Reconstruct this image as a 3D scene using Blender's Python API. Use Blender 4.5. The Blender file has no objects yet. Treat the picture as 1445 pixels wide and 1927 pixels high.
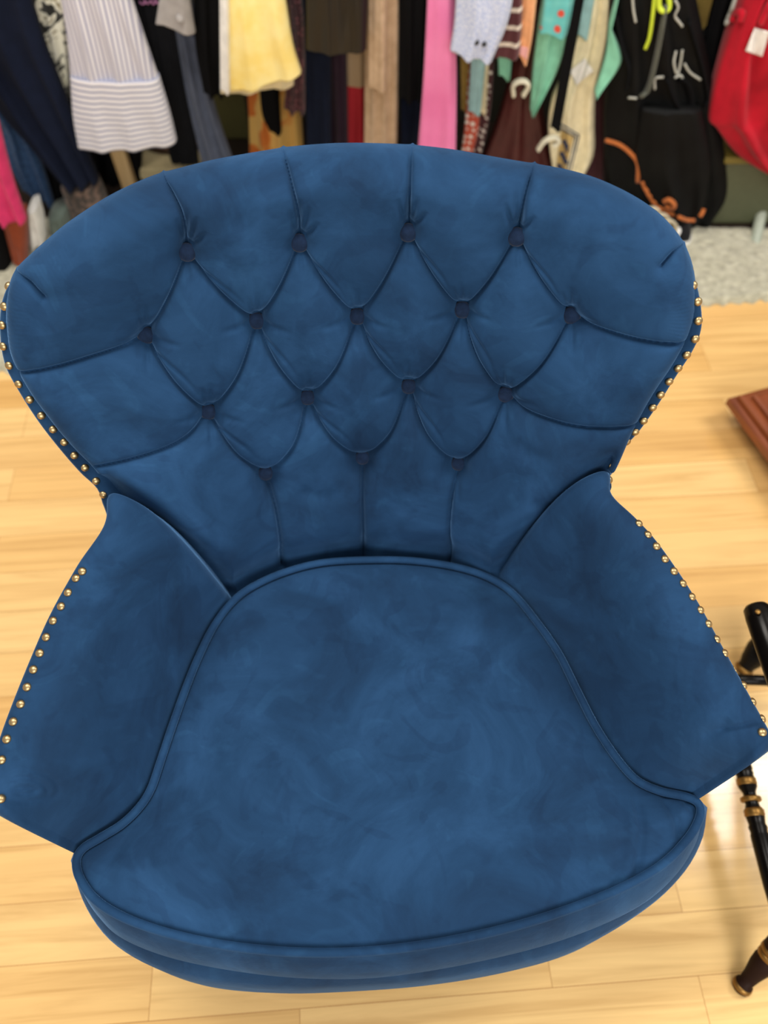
import bpy, bmesh, math, random
import numpy as np
from mathutils import Vector, Matrix
from mathutils.bvhtree import BVHTree

random.seed(7)
rng = np.random.default_rng(7)
scene = bpy.context.scene
COL = scene.collection
PI = math.pi

# ------------------------------------------------------------------ camera
F_PX, CX, CY = 1447.0, 722.5, 963.5
PITCH = math.radians(58.0)
CAM_H = 1.40
cam_d = bpy.data.cameras.new('camera')
cam_d.sensor_fit = 'VERTICAL'
cam_d.sensor_height = 36.0
cam_d.lens = 36.0 * F_PX / 1927.0
cam_d.clip_start = 0.02
cam_d.dof.use_dof = True
cam_d.dof.focus_distance = 0.86
cam_d.dof.aperture_fstop = 2.9
cam = bpy.data.objects.new('camera', cam_d)
COL.objects.link(cam)
cam.location = (0, 0, CAM_H)
cam.rotation_euler = (math.radians(90) - PITCH, 0, 0)
scene.camera = cam

# ------------------------------------------------------------------ world, lights, exposure
w = bpy.data.worlds.new('world')
scene.world = w
w.use_nodes = True
w.node_tree.nodes['Background'].inputs[0].default_value = (1.0, 0.955, 0.90, 1)
w.node_tree.nodes['Background'].inputs[1].default_value = 0.50


def area(name, loc, target, sx, sy, power, color):
    d = bpy.data.lights.new(name, 'AREA')
    d.shape = 'RECTANGLE'
    d.size, d.size_y = sx, sy
    d.energy = power
    d.color = color
    o = bpy.data.objects.new(name, d)
    COL.objects.link(o)
    o.location = loc
    o.rotation_euler = (Vector(target) - Vector(loc)).to_track_quat('-Z', 'Y').to_euler()
    return o


area('ceiling_panel_light', (-0.6, 0.85, 2.75), (-0.6, 0.85, 0), 1.4, 0.6, 42, (1.0, 0.93, 0.84))
area('ceiling_tube_light', (1.92, 0.97, 2.75), (1.92, 0.97, 0), 1.2, 0.13, 24, (1.0, 0.96, 0.91))
area('ceiling_tube_light', (1.92, 0.72, 2.75), (1.92, 0.72, 0), 1.2, 0.07, 12, (1.0, 0.96, 0.91))
area('front_fill_light', (0.7, -2.6, 2.3), (0.3, 1.4, 0.3), 2.4, 1.6, 88, (1.0, 0.96, 0.91))  # added fill from behind the camera, no known source

vs = scene.view_settings
vs.view_transform = 'Standard'
vs.look = 'None'
vs.exposure = 0.17
vs.gamma = 1.0
vs.use_curve_mapping = False

# ------------------------------------------------------------------ projection helpers
FWD = np.array([0, math.cos(PITCH), -math.sin(PITCH)])
UPV = np.array([0, math.sin(PITCH), math.cos(PITCH)])
RGT = np.array([1.0, 0, 0])
CAM = np.array([0, 0, CAM_H])


def rays(p):
    p = np.atleast_2d(np.asarray(p, float))
    return FWD[None] + ((p[:, 0] - CX) / F_PX)[:, None] * RGT + ((CY - p[:, 1]) / F_PX)[:, None] * UPV


def on_z(p, z):
    r = rays(p)
    t = (np.asarray(z, float) - CAM_H) / r[:, 2]
    return CAM + r * np.atleast_1d(t)[:, None]


def on_y(p, y):
    r = rays(p)
    t = np.asarray(y, float) / r[:, 1]
    return CAM + r * np.atleast_1d(t)[:, None]


def catmull(pts, n, closed=False):
    P = np.asarray(pts, float)
    if closed:
        Q = np.vstack([P[-1], P, P[0], P[1]])
        segs = len(P)
    else:
        Q = np.vstack([2 * P[0] - P[1], P, 2 * P[-1] - P[-2]])
        segs = len(P) - 1
    out = []
    for i in range(segs):
        a, b, c, d = Q[i], Q[i + 1], Q[i + 2], Q[i + 3]
        for t in np.linspace(0, 1, 24, endpoint=False):
            out.append(0.5 * (2 * b + (c - a) * t + (2 * a - 5 * b + 4 * c - d) * t * t + (3 * b - a - 3 * c + d) * t ** 3))
    out.append(P[0] if closed else P[-1])
    return resample(np.array(out), n, closed)


def resample(P, n, closed=False):
    P = np.asarray(P, float)
    s = np.concatenate([[0], np.cumsum(np.linalg.norm(np.diff(P, axis=0), axis=1))])
    u = np.linspace(0, s[-1], n, endpoint=not closed)
    return np.stack([np.interp(u, s, P[:, k]) for k in range(P.shape[1])], 1)


def in_poly(pts, poly):
    x, y = pts[:, 0], pts[:, 1]
    ins = np.zeros(len(pts), bool)
    m = len(poly)
    for i in range(m):
        x0, y0 = poly[i]
        x1, y1 = poly[(i + 1) % m]
        if y0 == y1:
            continue
        c = ((y0 > y) != (y1 > y)) & (x < (x1 - x0) * (y - y0) / (y1 - y0) + x0)
        ins ^= c
    return ins


def dist_line(pts, line, closed=False):
    """distance, nearest point and parameter index to a polyline"""
    best = np.full(len(pts), 1e9)
    near = np.zeros((len(pts), 2))
    idx = np.zeros(len(pts))
    m = len(line)
    for i in range(m if closed else m - 1):
        a = line[i]
        b = line[(i + 1) % m]
        ab = b - a
        L = ab @ ab
        if L < 1e-12:
            continue
        t = np.clip(((pts - a) @ ab) / L, 0, 1)
        q = a + t[:, None] * ab
        d = np.linalg.norm(pts - q, axis=1)
        k = d < best
        best[k] = d[k]
        near[k] = q[k]
        idx[k] = i + t[k]
    return best, near, idx


def sstep(a, b, x):
    t = np.clip((x - a) / (b - a), 0, 1)
    return t * t * (3 - 2 * t)


# ------------------------------------------------------------------ object helpers
def empty(name, loc, rz=0.0):
    o = bpy.data.objects.new(name, None)
    o.empty_display_size = 0.05
    COL.objects.link(o)
    o.location = loc
    o.rotation_euler = (0, 0, rz)
    return o


def tag(o, label=None, cat=None, group=None, kind=None):
    if label:
        o['label'] = label
    if cat:
        o['category'] = cat
    if group:
        o['group'] = group
    if kind:
        o['kind'] = kind
    return o


ORIG = {}


def mesh_obj(name, verts, faces, mat, parent=None, smooth=True, uv=None, origin=None):
    """verts in world space; stored relative to the parent's location (or origin)"""
    V = np.asarray(verts, float)
    off = np.zeros(3)
    if parent is not None:
        q = parent
        while q is not None:
            off = off + np.array(q.location)
            q = q.parent
    elif origin is not None:
        off = np.asarray(origin, float)
    me = bpy.data.meshes.new(name)
    me.from_pydata([tuple(v) for v in (V - off)], [], [tuple(int(i) for i in f) for f in faces])
    if uv is not None:
        lay = me.uv_layers.new(name='UVMap')
        UV = np.asarray(uv, float)
        li = np.empty(len(me.loops), int)
        me.loops.foreach_get('vertex_index', li)
        lay.data.foreach_set('uv', UV[li].ravel())
    me.polygons.foreach_set('use_smooth', [smooth] * len(me.polygons))
    me.update()
    if mat is not None:
        me.materials.append(mat)
    o = bpy.data.objects.new(name, me)
    COL.objects.link(o)
    if parent is not None:
        o.parent = parent
    elif origin is not None:
        o.location = tuple(off)
    return o


def fix_normals(o):
    bm = bmesh.new()
    bm.from_mesh(o.data)
    bmesh.ops.remove_doubles(bm, verts=bm.verts, dist=1e-6)
    bmesh.ops.recalc_face_normals(bm, faces=bm.faces)
    bm.to_mesh(o.data)
    bm.free()
    return o


def grid_faces(r, c, wrap_c=False, wrap_r=False):
    f = []
    for i in range(r if wrap_r else r - 1):
        for j in range(c if wrap_c else c - 1):
            i2, j2 = (i + 1) % r, (j + 1) % c
            f.append((i * c + j, i * c + j2, i2 * c + j2, i2 * c + j))
    return f


def tube_geo(path, rad, seg=10, closed=False, flat=1.0):
    P = np.asarray(path, float)
    n = len(P)
    R = np.full(n, rad) if np.isscalar(rad) else np.asarray(rad, float)
    V = []
    ref = np.array([0, 0, 1.0])
    pn = None
    for i in range(n):
        if closed:
            T = P[(i + 1) % n] - P[i - 1]
        else:
            T = P[min(i + 1, n - 1)] - P[max(i - 1, 0)]
        T = T / (np.linalg.norm(T) + 1e-12)
        if pn is None:
            a = ref if abs(T @ ref) < 0.9 else np.array([1.0, 0, 0])
            N = a - T * (a @ T)
        else:
            N = pn - T * (pn @ T)
        N /= np.linalg.norm(N) + 1e-12
        pn = N
        B = np.cross(T, N)
        for k in range(seg):
            a = 2 * PI * k / seg
            V.append(P[i] + R[i] * (math.cos(a) * N * flat + math.sin(a) * B))
    F = grid_faces(n, seg, True, closed)
    if not closed:
        F.append(tuple(range(seg))[::-1])
        F.append(tuple((n - 1) * seg + k for k in range(seg)))
    return np.array(V), F


def tube(name, path, rad, mat, parent=None, seg=10, closed=False, flat=1.0, origin=None):
    V, F = tube_geo(path, rad, seg, closed, flat)
    return mesh_obj(name, V, F, mat, parent, origin=origin)


def turned(name, p0, p1, prof, mat, parent, seg=28):
    """lathe along the axis p0-p1, prof = [(t, radius)]"""
    p0, p1 = np.asarray(p0, float), np.asarray(p1, float)
    ts = np.array([a for a, b in prof])
    rs = np.array([b for a, b in prof])
    path = p0[None] + (p1 - p0)[None] * ts[:, None]
    ax = (p1 - p0) / np.linalg.norm(p1 - p0)
    a = np.array([0, 0, 1.0]) if abs(ax[2]) < 0.9 else np.array([1.0, 0, 0])
    N = a - ax * (a @ ax)
    N /= np.linalg.norm(N)
    B = np.cross(ax, N)
    V = []
    for p, r in zip(path, rs):
        for k in range(seg):
            q = 2 * PI * k / seg
            V.append(p + r * (math.cos(q) * N + math.sin(q) * B))
    F = grid_faces(len(prof), seg, True)
    F.append(tuple(range(seg))[::-1])
    F.append(tuple((len(prof) - 1) * seg + k for k in range(seg)))
    return mesh_obj(name, np.array(V), F, mat, parent)


def rbox(name, lo, hi, mat, parent=None, bev=0.006, rot=0.0, pivot=None, origin=None, seg=3):
    lo, hi = np.asarray(lo, float), np.asarray(hi, float)
    bm = bmesh.new()
    bmesh.ops.create_cube(bm, size=1)
    for v in bm.verts:
        v.co = Vector([(lo[k] + hi[k]) / 2 + v.co[k] * (hi[k] - lo[k]) for k in range(3)])
    if bev > 0:
        bmesh.ops.bevel(bm, geom=list(bm.edges), offset=bev, segments=seg, profile=0.6, affect='EDGES')
    V = np.array([v.co[:] for v in bm.verts])
    bm.verts.index_update()
    F = [[v.index for v in f.verts] for f in bm.faces]
    bm.free()
    if rot:
        pv = np.asarray(pivot if pivot is not None else (lo + hi) / 2)
        c, s = math.cos(rot), math.sin(rot)
        d = V - pv
        V = pv + np.stack([c * d[:, 0] - s * d[:, 1], s * d[:, 0] + c * d[:, 1], d[:, 2]], 1)
    return mesh_obj(name, V, F, mat, parent, smooth=False, origin=origin)


# ------------------------------------------------------------------ materials
def new_mat(name):
    m = bpy.data.materials.new(name)
    m.use_nodes = True
    nt = m.node_tree
    return m, nt, nt.nodes['Principled BSDF']


def node(nt, typ, **kw):
    n = nt.nodes.new(typ)
    for k, v in kw.items():
        if hasattr(n, k):
            setattr(n, k, v)
        else:
            n.inputs[k].default_value = v
    return n


def ramp(nt, stops, interp='LINEAR'):
    n = nt.nodes.new('ShaderNodeValToRGB')
    n.color_ramp.interpolation = interp
    e = n.color_ramp.elements
    while len(e) > 1:
        e.remove(e[-1])
    e[0].position, e[0].color = stops[0][0], (*stops[0][1], 1)
    for p, c in stops[1:]:
        x = e.new(p)
        x.color = (*c, 1)
    return n


def S(r, g, b):
    """sRGB 0-255 to linear"""
    def f(c):
        c /= 255.0
        return c / 12.92 if c <= 0.04045 else ((c + 0.055) / 1.055) ** 2.4
    return (f(r), f(g), f(b))


def cloth(name, c, c2=None, rough=0.85, scale=40, sheen=0.12, bump=0.15):
    m, nt, b = new_mat(name)
    c2 = c2 or tuple(x * 0.82 for x in c)
    tc = node(nt, 'ShaderNodeTexCoord')
    n = node(nt, 'ShaderNodeTexNoise', Scale=float(scale), Detail=4.0)
    nt.links.new(tc.outputs['Object'], n.inputs['Vector'])
    r = ramp(nt, [(0.35, c2), (0.65, c)])
    nt.links.new(n.outputs['Fac'], r.inputs[0])
    nt.links.new(r.outputs[0], b.inputs['Base Color'])
    b.inputs['Roughness'].default_value = rough
    b.inputs['Sheen Weight'].default_value = sheen
    b.inputs['Specular IOR Level'].default_value = 0.5 if rough < 0.5 else 0.12
    if bump:
        n2 = node(nt, 'ShaderNodeTexNoise', Scale=500.0, Detail=2.0)
        nt.links.new(tc.outputs['Object'], n2.inputs['Vector'])
        bp = node(nt, 'ShaderNodeBump', Strength=bump, Distance=0.002)
        nt.links.new(n2.outputs['Fac'], bp.inputs['Height'])
        nt.links.new(bp.outputs[0], b.inputs['Normal'])
    return m


def plain(name, c, rough=0.5, metal=0.0, coat=0.0):
    m, nt, b = new_mat(name)
    tc = node(nt, 'ShaderNodeTexCoord')
    n = node(nt, 'ShaderNodeTexNoise', Scale=60.0, Detail=3.0)
    nt.links.new(tc.outputs['Object'], n.inputs['Vector'])
    r = ramp(nt, [(0.3, tuple(x * 0.88 for x in c)), (0.7, c)])
    nt.links.new(n.outputs['Fac'], r.inputs[0])
    nt.links.new(r.outputs[0], b.inputs['Base Color'])
    b.inputs['Roughness'].default_value = rough
    b.inputs['Metallic'].default_value = metal
    b.inputs['Coat Weight'].default_value = coat
    return m


def stripes(name, base, line, period, duty, axis='v', rough=0.85):
    """stripes along the cloth's own uv (metres)"""
    m, nt, b = new_mat(name)
    tc = node(nt, 'ShaderNodeTexCoord')
    sp = node(nt, 'ShaderNodeSeparateXYZ')
    nt.links.new(tc.outputs['UV'], sp.inputs[0])
    mu = node(nt, 'ShaderNodeMath', operation='DIVIDE')
    nt.links.new(sp.outputs[1 if axis == 'v' else 0], mu.inputs[0])
    mu.inputs[1].default_value = period
    fr = node(nt, 'ShaderNodeMath', operation='FRACT')
    nt.links.new(mu.outputs[0], fr.inputs[0])
    r = ramp(nt, [(0.0, line), (duty - 0.08, line), (duty, base), (0.94, base), (1.0, line)])
    nt.links.new(fr.outputs[0], r.inputs[0])
    nt.links.new(r.outputs[0], b.inputs['Base Color'])
    b.inputs['Roughness'].default_value = rough
    b.inputs['Sheen Weight'].default_value = 0.2
    return m


def blotch(name, stops, scale, typ='noise', rough=0.85, dist=0.0):
    m, nt, b = new_mat(name)
    tc = node(nt, 'ShaderNodeTexCoord')
    if typ == 'noise':
        n = node(nt, 'ShaderNodeTexNoise', Scale=float(scale), Detail=2.0, Distortion=float(dist))
        out = n.outputs['Fac']
    else:
        n = node(nt, 'ShaderNodeTexVoronoi', Scale=float(scale), Randomness=0.35)
        out = n.outputs['Distance']
    nt.links.new(tc.outputs['UV'], n.inputs['Vector'])
    r = ramp(nt, stops)
    nt.links.new(out, r.inputs[0])
    nt.links.new(r.outputs[0], b.inputs['Base Color'])
    b.inputs['Roughness'].default_value = rough
    b.inputs['Sheen Weight'].default_value = 0.2
    return m


def velvet():
    m, nt, b = new_mat('blue_velvet')
    tc = node(nt, 'ShaderNodeTexCoord')
    # brushed nap patches
    n = node(nt, 'ShaderNodeTexNoise', Scale=7.5, Detail=6.0, Distortion=0.7, Roughness=0.6)
    nt.links.new(tc.outputs['Object'], n.inputs['Vector'])
    r = ramp(nt, [(0.30, S(18, 42, 69)), (0.5, S(24, 54, 86)), (0.72, S(34, 68, 105))])
    nt.links.new(n.outputs['Fac'], r.inputs[0])
    # strokes where the pile lies the other way
    ns = node(nt, 'ShaderNodeTexNoise', Scale=13.0, Detail=3.0, Distortion=1.6, Roughness=0.5)
    nt.links.new(tc.outputs['Object'], ns.inputs['Vector'])
    rs = ramp(nt, [(0.0, (0.80, 0.80, 0.82)), (0.40, (0.84, 0.84, 0.86)), (0.46, (1, 1, 1)), (0.60, (1, 1, 1)), (0.66, (1.22, 1.20, 1.16)), (1, (1.25, 1.22, 1.18))])
    nt.links.new(ns.outputs['Fac'], rs.inputs[0])
    mx = node(nt, 'ShaderNodeMix', data_type='RGBA', blend_type='MULTIPLY')
    mx.inputs[0].default_value = 0.85
    nt.links.new(r.outputs[0], mx.inputs[6])
    nt.links.new(rs.outputs[0], mx.inputs[7])
    nt.links.new(mx.outputs[2], b.inputs['Base Color'])
    b.inputs['Roughness'].default_value = 0.9
    b.inputs['Specular IOR Level'].default_value = 0.15
    b.inputs['Sheen Weight'].default_value = 0.6
    b.inputs['Sheen Roughness'].default_value = 0.35
    b.inputs['Sheen Tint'].default_value = (*S(110, 160, 215), 1)
    n2 = node(nt, 'ShaderNodeTexNoise', Scale=900.0, Detail=2.0)
    nt.links.new(tc.outputs['Object'], n2.inputs['Vector'])
    n3 = node(nt, 'ShaderNodeTexNoise', Scale=22.0, Detail=4.0, Distortion=0.8)
    nt.links.new(tc.outputs['Object'], n3.inputs['Vector'])
    b1 = node(nt, 'ShaderNodeBump', Strength=0.08, Distance=0.001)
    nt.links.new(n2.outputs['Fac'], b1.inputs['Height'])
    b2 = node(nt, 'ShaderNodeBump', Strength=0.22, Distance=0.006)
    nt.links.new(n3.outputs['Fac'], b2.inputs['Height'])
    nt.links.new(b1.outputs[0], b2.inputs['Normal'])
    nt.links.new(b2.outputs[0], b.inputs['Normal'])
    return m


def floor_mat():
    m, nt, b = new_mat('honey_laminate')
    tc = node(nt, 'ShaderNodeTexCoord')
    mp = node(nt, 'ShaderNodeMapping')
    mp.inputs['Rotation'].default_value = (0, 0, math.radians(-4.0))
    mp.inputs['Location'].default_value = (0.13, 0.012, 0)
    nt.links.new(tc.outputs['Object'], mp.inputs['Vector'])
    br = node(nt, 'ShaderNodeTexBrick')
    br.offset = 0.37
    br.offset_frequency = 2
    br.squash = 1.0
    br.inputs['Color1'].default_value = (*S(236, 198, 134), 1)
    br.inputs['Color2'].default_value = (*S(219, 173, 106), 1)
    br.inputs['Mortar'].default_value = (*S(176, 126, 72), 1)
    br.inputs['Scale'].default_value = 1.0
    br.inputs['Mortar Size'].default_value = 0.0006
    br.inputs['Mortar Smooth'].default_value = 0.3
    br.inputs['Bias'].default_value = 0.0
    br.inputs['Brick Width'].default_value = 0.62
    br.inputs['Row Height'].default_value = 0.088
    nt.links.new(mp.outputs[0], br.inputs['Vector'])
    # grain: long streaks, shifted by the strip colour so strips do not line up
    mp2 = node(nt, 'ShaderNodeMapping')
    mp2.inputs['Scale'].default_value = (2.2, 42.0, 1)
    nt.links.new(mp.outputs[0], mp2.inputs['Vector'])
    va = node(nt, 'ShaderNodeVectorMath', operation='MULTIPLY_ADD')
    nt.links.new(br.outputs['Color'], va.inputs[0])
    va.inputs[1].default_value = (40, 90, 17)
    nt.links.new(mp2.outputs[0], va.inputs[2])
    g = node(nt, 'ShaderNodeTexNoise', Scale=1.0, Detail=6.0, Roughness=0.6, Distortion=0.9)
    nt.links.new(va.outputs[0], g.inputs['Vector'])
    gr = ramp(nt, [(0.30, (0.80, 0.74, 0.66)), (0.5, (0.98, 0.97, 0.95)), (0.72, (1.10, 1.12, 1.12))])
    nt.links.new(g.outputs['Fac'], gr.inputs[0])
    mx = node(nt, 'ShaderNodeMix', data_type='RGBA', blend_type='MULTIPLY')
    mx.inputs[0].default_value = 1.0
    nt.links.new(br.outputs['Color'], mx.inputs[6])
    nt.links.new(gr.outputs[0], mx.inputs[7])
    nt.links.new(mx.outputs[2], b.inputs['Base Color'])
    b.inputs['Roughness'].default_value = 0.15
    bp = node(nt, 'ShaderNodeBump', Strength=0.06, Distance=0.002)
    nt.links.new(g.outputs['Fac'], bp.inputs['Height'])
    nt.links.new(bp.outputs[0], b.inputs['Normal'])
    return m


def wood(name, c1, c2, rough=0.4, scale=(3, 60, 60)):
    m, nt, b = new_mat(name)
    tc = node(nt, 'ShaderNodeTexCoord')
    mp = node(nt, 'ShaderNodeMapping')
    mp.inputs['Scale'].default_value = scale
    nt.links.new(tc.outputs['Object'], mp.inputs['Vector'])
    n = node(nt, 'ShaderNodeTexNoise', Scale=1.0, Detail=5.0, Distortion=0.6)
    nt.links.new(mp.outputs[0], n.inputs['Vector'])
    r = ramp(nt, [(0.3, c1), (0.7, c2)])
    nt.links.new(n.outputs['Fac'], r.inputs[0])
    nt.links.new(r.outputs[0], b.inputs['Base Color'])
    b.inputs['Roughness'].default_value = rough
    return m


VELVET = velvet()
BUTTONV = cloth('dusty_dark_blue_velvet', S(24, 42, 70), S(18, 34, 58), scale=150, sheen=0.1)
BRASS = plain('aged_brass', S(186, 160, 116), 0.38, 1.0)
FLOOR = floor_mat()

# ------------------------------------------------------------------ setting
fl = mesh_obj('floor', [(-4, -3, 0), (4, -3, 0), (4, 4, 0), (-4, 4, 0)], [(0, 1, 2, 3)], FLOOR, smooth=False)
tag(fl, kind='structure')
WALL = plain('dark_olive_wall', S(44, 42, 28), 0.9)
wb = rbox('wall_back', (-4, 2.30, 0), (4, 2.36, 1.5), WALL, bev=0)
tag(wb, kind='structure')


def rug_mat():
    m, nt, b = new_mat('shaggy_pile')
    tc = node(nt, 'ShaderNodeTexCoord')
    n = node(nt, 'ShaderNodeTexNoise', Scale=55.0, Detail=6.0, Roughness=0.7)
    nt.links.new(tc.outputs['Object'], n.inputs['Vector'])
    r = ramp(nt, [(0.3, S(148, 144, 122)), (0.55, S(194, 190, 164)), (0.75, S(218, 215, 192))])
    nt.links.new(n.outputs['Fac'], r.inputs[0])
    nt.links.new(r.outputs[0], b.inputs['Base Color'])
    b.inputs['Roughness'].default_value = 0.95
    b.inputs['Sheen Weight'].default_value = 0.4
    bp = node(nt, 'ShaderNodeBump', Strength=0.8, Distance=0.012)
    nt.links.new(n.outputs['Fac'], bp.inputs['Height'])
    nt.links.new(bp.outputs[0], b.inputs['Normal'])
    return m


def make_rug():
    # front edge runs from (0,705) on the left to (1445,562) on the right
    a, b = on_z([(0, 703)], 0.0)[0], on_z([(1445, 566)], 0.0)[0]
    d = (b - a) / (b[0] - a[0])
    nx, ny = 240, 60
    V = []
    for j in range(ny + 1):
        for i in range(nx + 1):
            x = -1.35 + 2.75 * i / nx
            f = j / ny
            base = a + d * (x - a[0])
            y = base[1] + (0.64 - 0.43 * i / nx) * f
            if j == 0:
                y += 0.006 * math.sin(i * 1.9) + 0.004 * random.uniform(-1, 1)
            edge = min(f * ny, (1 - f) * ny, i, nx - i)
            h = 0.022 * (1 - math.exp(-edge * 0.9))
            h += 0.006 * math.sin(x * 9 + y * 4) * math.sin(y * 14 + x * 3) * min(1, edge / 5)
            h += random.uniform(-0.003, 0.003) * (edge > 0)
            V.append((x, y, max(0.001, h + 0.001)))
    o = mesh_obj('shag_rug', V, grid_faces(ny + 1, nx + 1), rug_mat(), origin=(0, 1.9, 0))
    tag(o, 'pale grey shaggy rug lying behind the blue armchair', 'rug')


make_rug()
shade_slab = rbox('shade_board', (-1.7, 1.79, 0.0), (1.7, 2.295, 0.018), wood('dark_shade_board', S(30, 20, 13), S(46, 30, 18), 0.6), bev=0.004, origin=(0, 2.0, 0))  # added dark board standing in for the shade under the clothes
tag(shade_slab, 'low dark brown board added on the floor for the shade under the clothes', 'shade board')

# ------------------------------------------------------------------ the armchair
YAW = math.radians(-4.5)          # chair turned slightly: its left arm is nearer
ROOT = (0.0, 0.30, 0.0)
chair = empty('tufted_armchair', ROOT)
tag(chair, 'blue velvet wingback armchair with diamond-tufted back and brass nail trim', 'armchair')
CXW, CYW = 0.0, 0.30
Y0 = 0.205                        # back face at seat level, chair frame
TOPZ = 0.95


def to_chair(P):
    d = P - np.array([CXW, CYW, 0])
    c, s = math.cos(-YAW), math.sin(-YAW)
    return np.stack([c * d[:, 0] - s * d[:, 1], s * d[:, 0] + c * d[:, 1], P[:, 2]], 1)


XB = -0.012                       # middle of the back, chair frame


def surf_f(P):
    """signed function of the back's face in chair frame: 0 on the face"""
    Q = to_chair(P)
    x, y, z = Q[:, 0] - XB, Q[:, 1], Q[:, 2]
    k = 1.75 - 1.05 * sstep(0.46, 0.82, z)
    ys = Y0 + (z - 0.45) * math.tan(math.radians(20.0)) - k * np.abs(x) ** 2.0 * (1 / (1 + 2.0 * x * x))
    return y - ys


def on_back(p):
    r = rays(p)
    lo = np.full(len(r), 0.25)
    hi = np.full(len(r), 1.9)
    for _ in range(50):
        mid = (lo + hi) / 2
        f = surf_f(CAM + r * mid[:, None])
        k = f > 0
        hi[k] = mid[k]
        lo[~k] = mid[~k]
    return CAM + r * ((lo + hi) / 2)[:, None]


def on_back_off(p, off):
    """points on the parallel surface lying off metres in front of (behind, if negative) the back's face"""
    B = on_back(p)
    e = 1e-4
    g = np.stack([(surf_f(B + e * np.eye(3)[k]) - surf_f(B - e * np.eye(3)[k])) / (2 * e) for k in range(3)], 1)
    want = -np.asarray(off) * np.linalg.norm(g, axis=1)
    r = rays(p)
    lo = np.full(len(r), 0.25)
    hi = np.full(len(r), 1.9)
    for _ in range(45):
        mid = (lo + hi) / 2
        k = surf_f(CAM + r * mid[:, None]) > want
        hi[k] = mid[k]
        lo[~k] = mid[~k]
    return CAM + r * ((lo + hi) / 2)[:, None]


def back_normal(P):
    e = 1e-4
    g = np.stack([(surf_f(P + e * np.eye(3)[k]) - surf_f(P - e * np.eye(3)[k])) / (2 * e) for k in range(3)], 1)
    g = -g
    return g / np.linalg.norm(g, axis=1)[:, None]


PXM = 5.8e-4                      # metres per traced unit on the back's face

PAD = [(715, 293), (640, 292), (560, 298), (480, 310), (400, 325), (330, 343), (270, 362), (200, 395), (140, 433),
       (90, 470), (50, 507), (24, 540), (13, 585), (14, 635), (24, 688), (58, 748), (98, 800), (140, 853), (188, 908),
       (215, 960), (270, 1010), (340, 1070), (395, 1125), (440, 1165), (490, 1150), (560, 1115), (640, 1095),
       (700, 1090), (780, 1092), (860, 1105), (930, 1125), (985, 1090), (1030, 1045), (1090, 980), (1148, 905),
       (1185, 822), (1225, 753), (1260, 703), (1287, 655), (1301, 605), (1301, 548), (1290, 500), (1268, 463),
       (1230, 425), (1180, 391), (1120, 362), (1060, 344), (1000, 333), (930, 320), (850, 305), (780, 297)]
BTN = {'a': [(350, 490), (562, 472), (765, 452), (968, 460)],
       'b': [(272, 650), (482, 625), (670, 618), (865, 605), (1070, 615)],
       'c': [(395, 795), (580, 772), (765, 752), (943, 765)],
       'd': [(507, 915), (682, 888), (853, 898)]}
FOLDS = []


def fold(*pts, a=1.0):
    FOLDS.append((catmull(pts, 24) if len(pts) > 2 else resample(pts, 12), a))


def bow(p, q, k):
    m = ((p[0] + q[0]) / 2, (p[1] + q[1]) / 2)
    d = (q[0] - p[0], q[1] - p[1])
    return (m[0] - d[1] * k, m[1] + d[0] * k)


for i, j in [(0, 0), (0, 1), (1, 1), (1, 2), (2, 2), (2, 3), (3, 3), (3, 4)]:
    p, q = BTN['a'][i], BTN['b'][j]
    fold(p, bow(p, q, 0.015 if q[0] > p[0] else -0.025), q)
for i, j in [(0, 0), (1, 0), (1, 1), (2, 1), (2, 2), (3, 2), (3, 3), (4, 3)]:
    p, q = BTN['b'][i], BTN['c'][j]
    fold(p, bow(p, q, 0.045 if q[0] > p[0] else -0.06), q)
for i, j in [(0, 0), (1, 0), (1, 1), (2, 1), (2, 2), (3, 2)]:
    p, q = BTN['c'][i], BTN['d'][j]
    fold(p, bow(p, q, 0.06 if q[0] > p[0] else -0.08), q)
fold((350, 490), (344, 420), (325, 380), (288, 335))
fold((562, 472), (560, 410), (546, 350), (524, 286))
fold((765, 452), (769, 380), (771, 284))
fold((968, 460), (980, 400), (990, 360), (1002, 320))
fold((272, 650), (190, 672), (110, 695), (22, 712))
fold((1070, 615), (1140, 632), (1210, 650), (1296, 662))
fold((395, 795), (340, 838), (270, 865), (180, 885))
fold((943, 765), (1010, 792), (1090, 812), (1195, 812))
fold((507, 915), (525, 980), (540, 1090))
fold((682, 888), (683, 980), (685, 1100))
fold((853, 898), (842, 980), (834, 1100))
fold((4, 537), (28, 536), (52, 545), (80, 568))
fold((1308, 508), (1292, 489), (1268, 488), (1242, 510))
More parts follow.
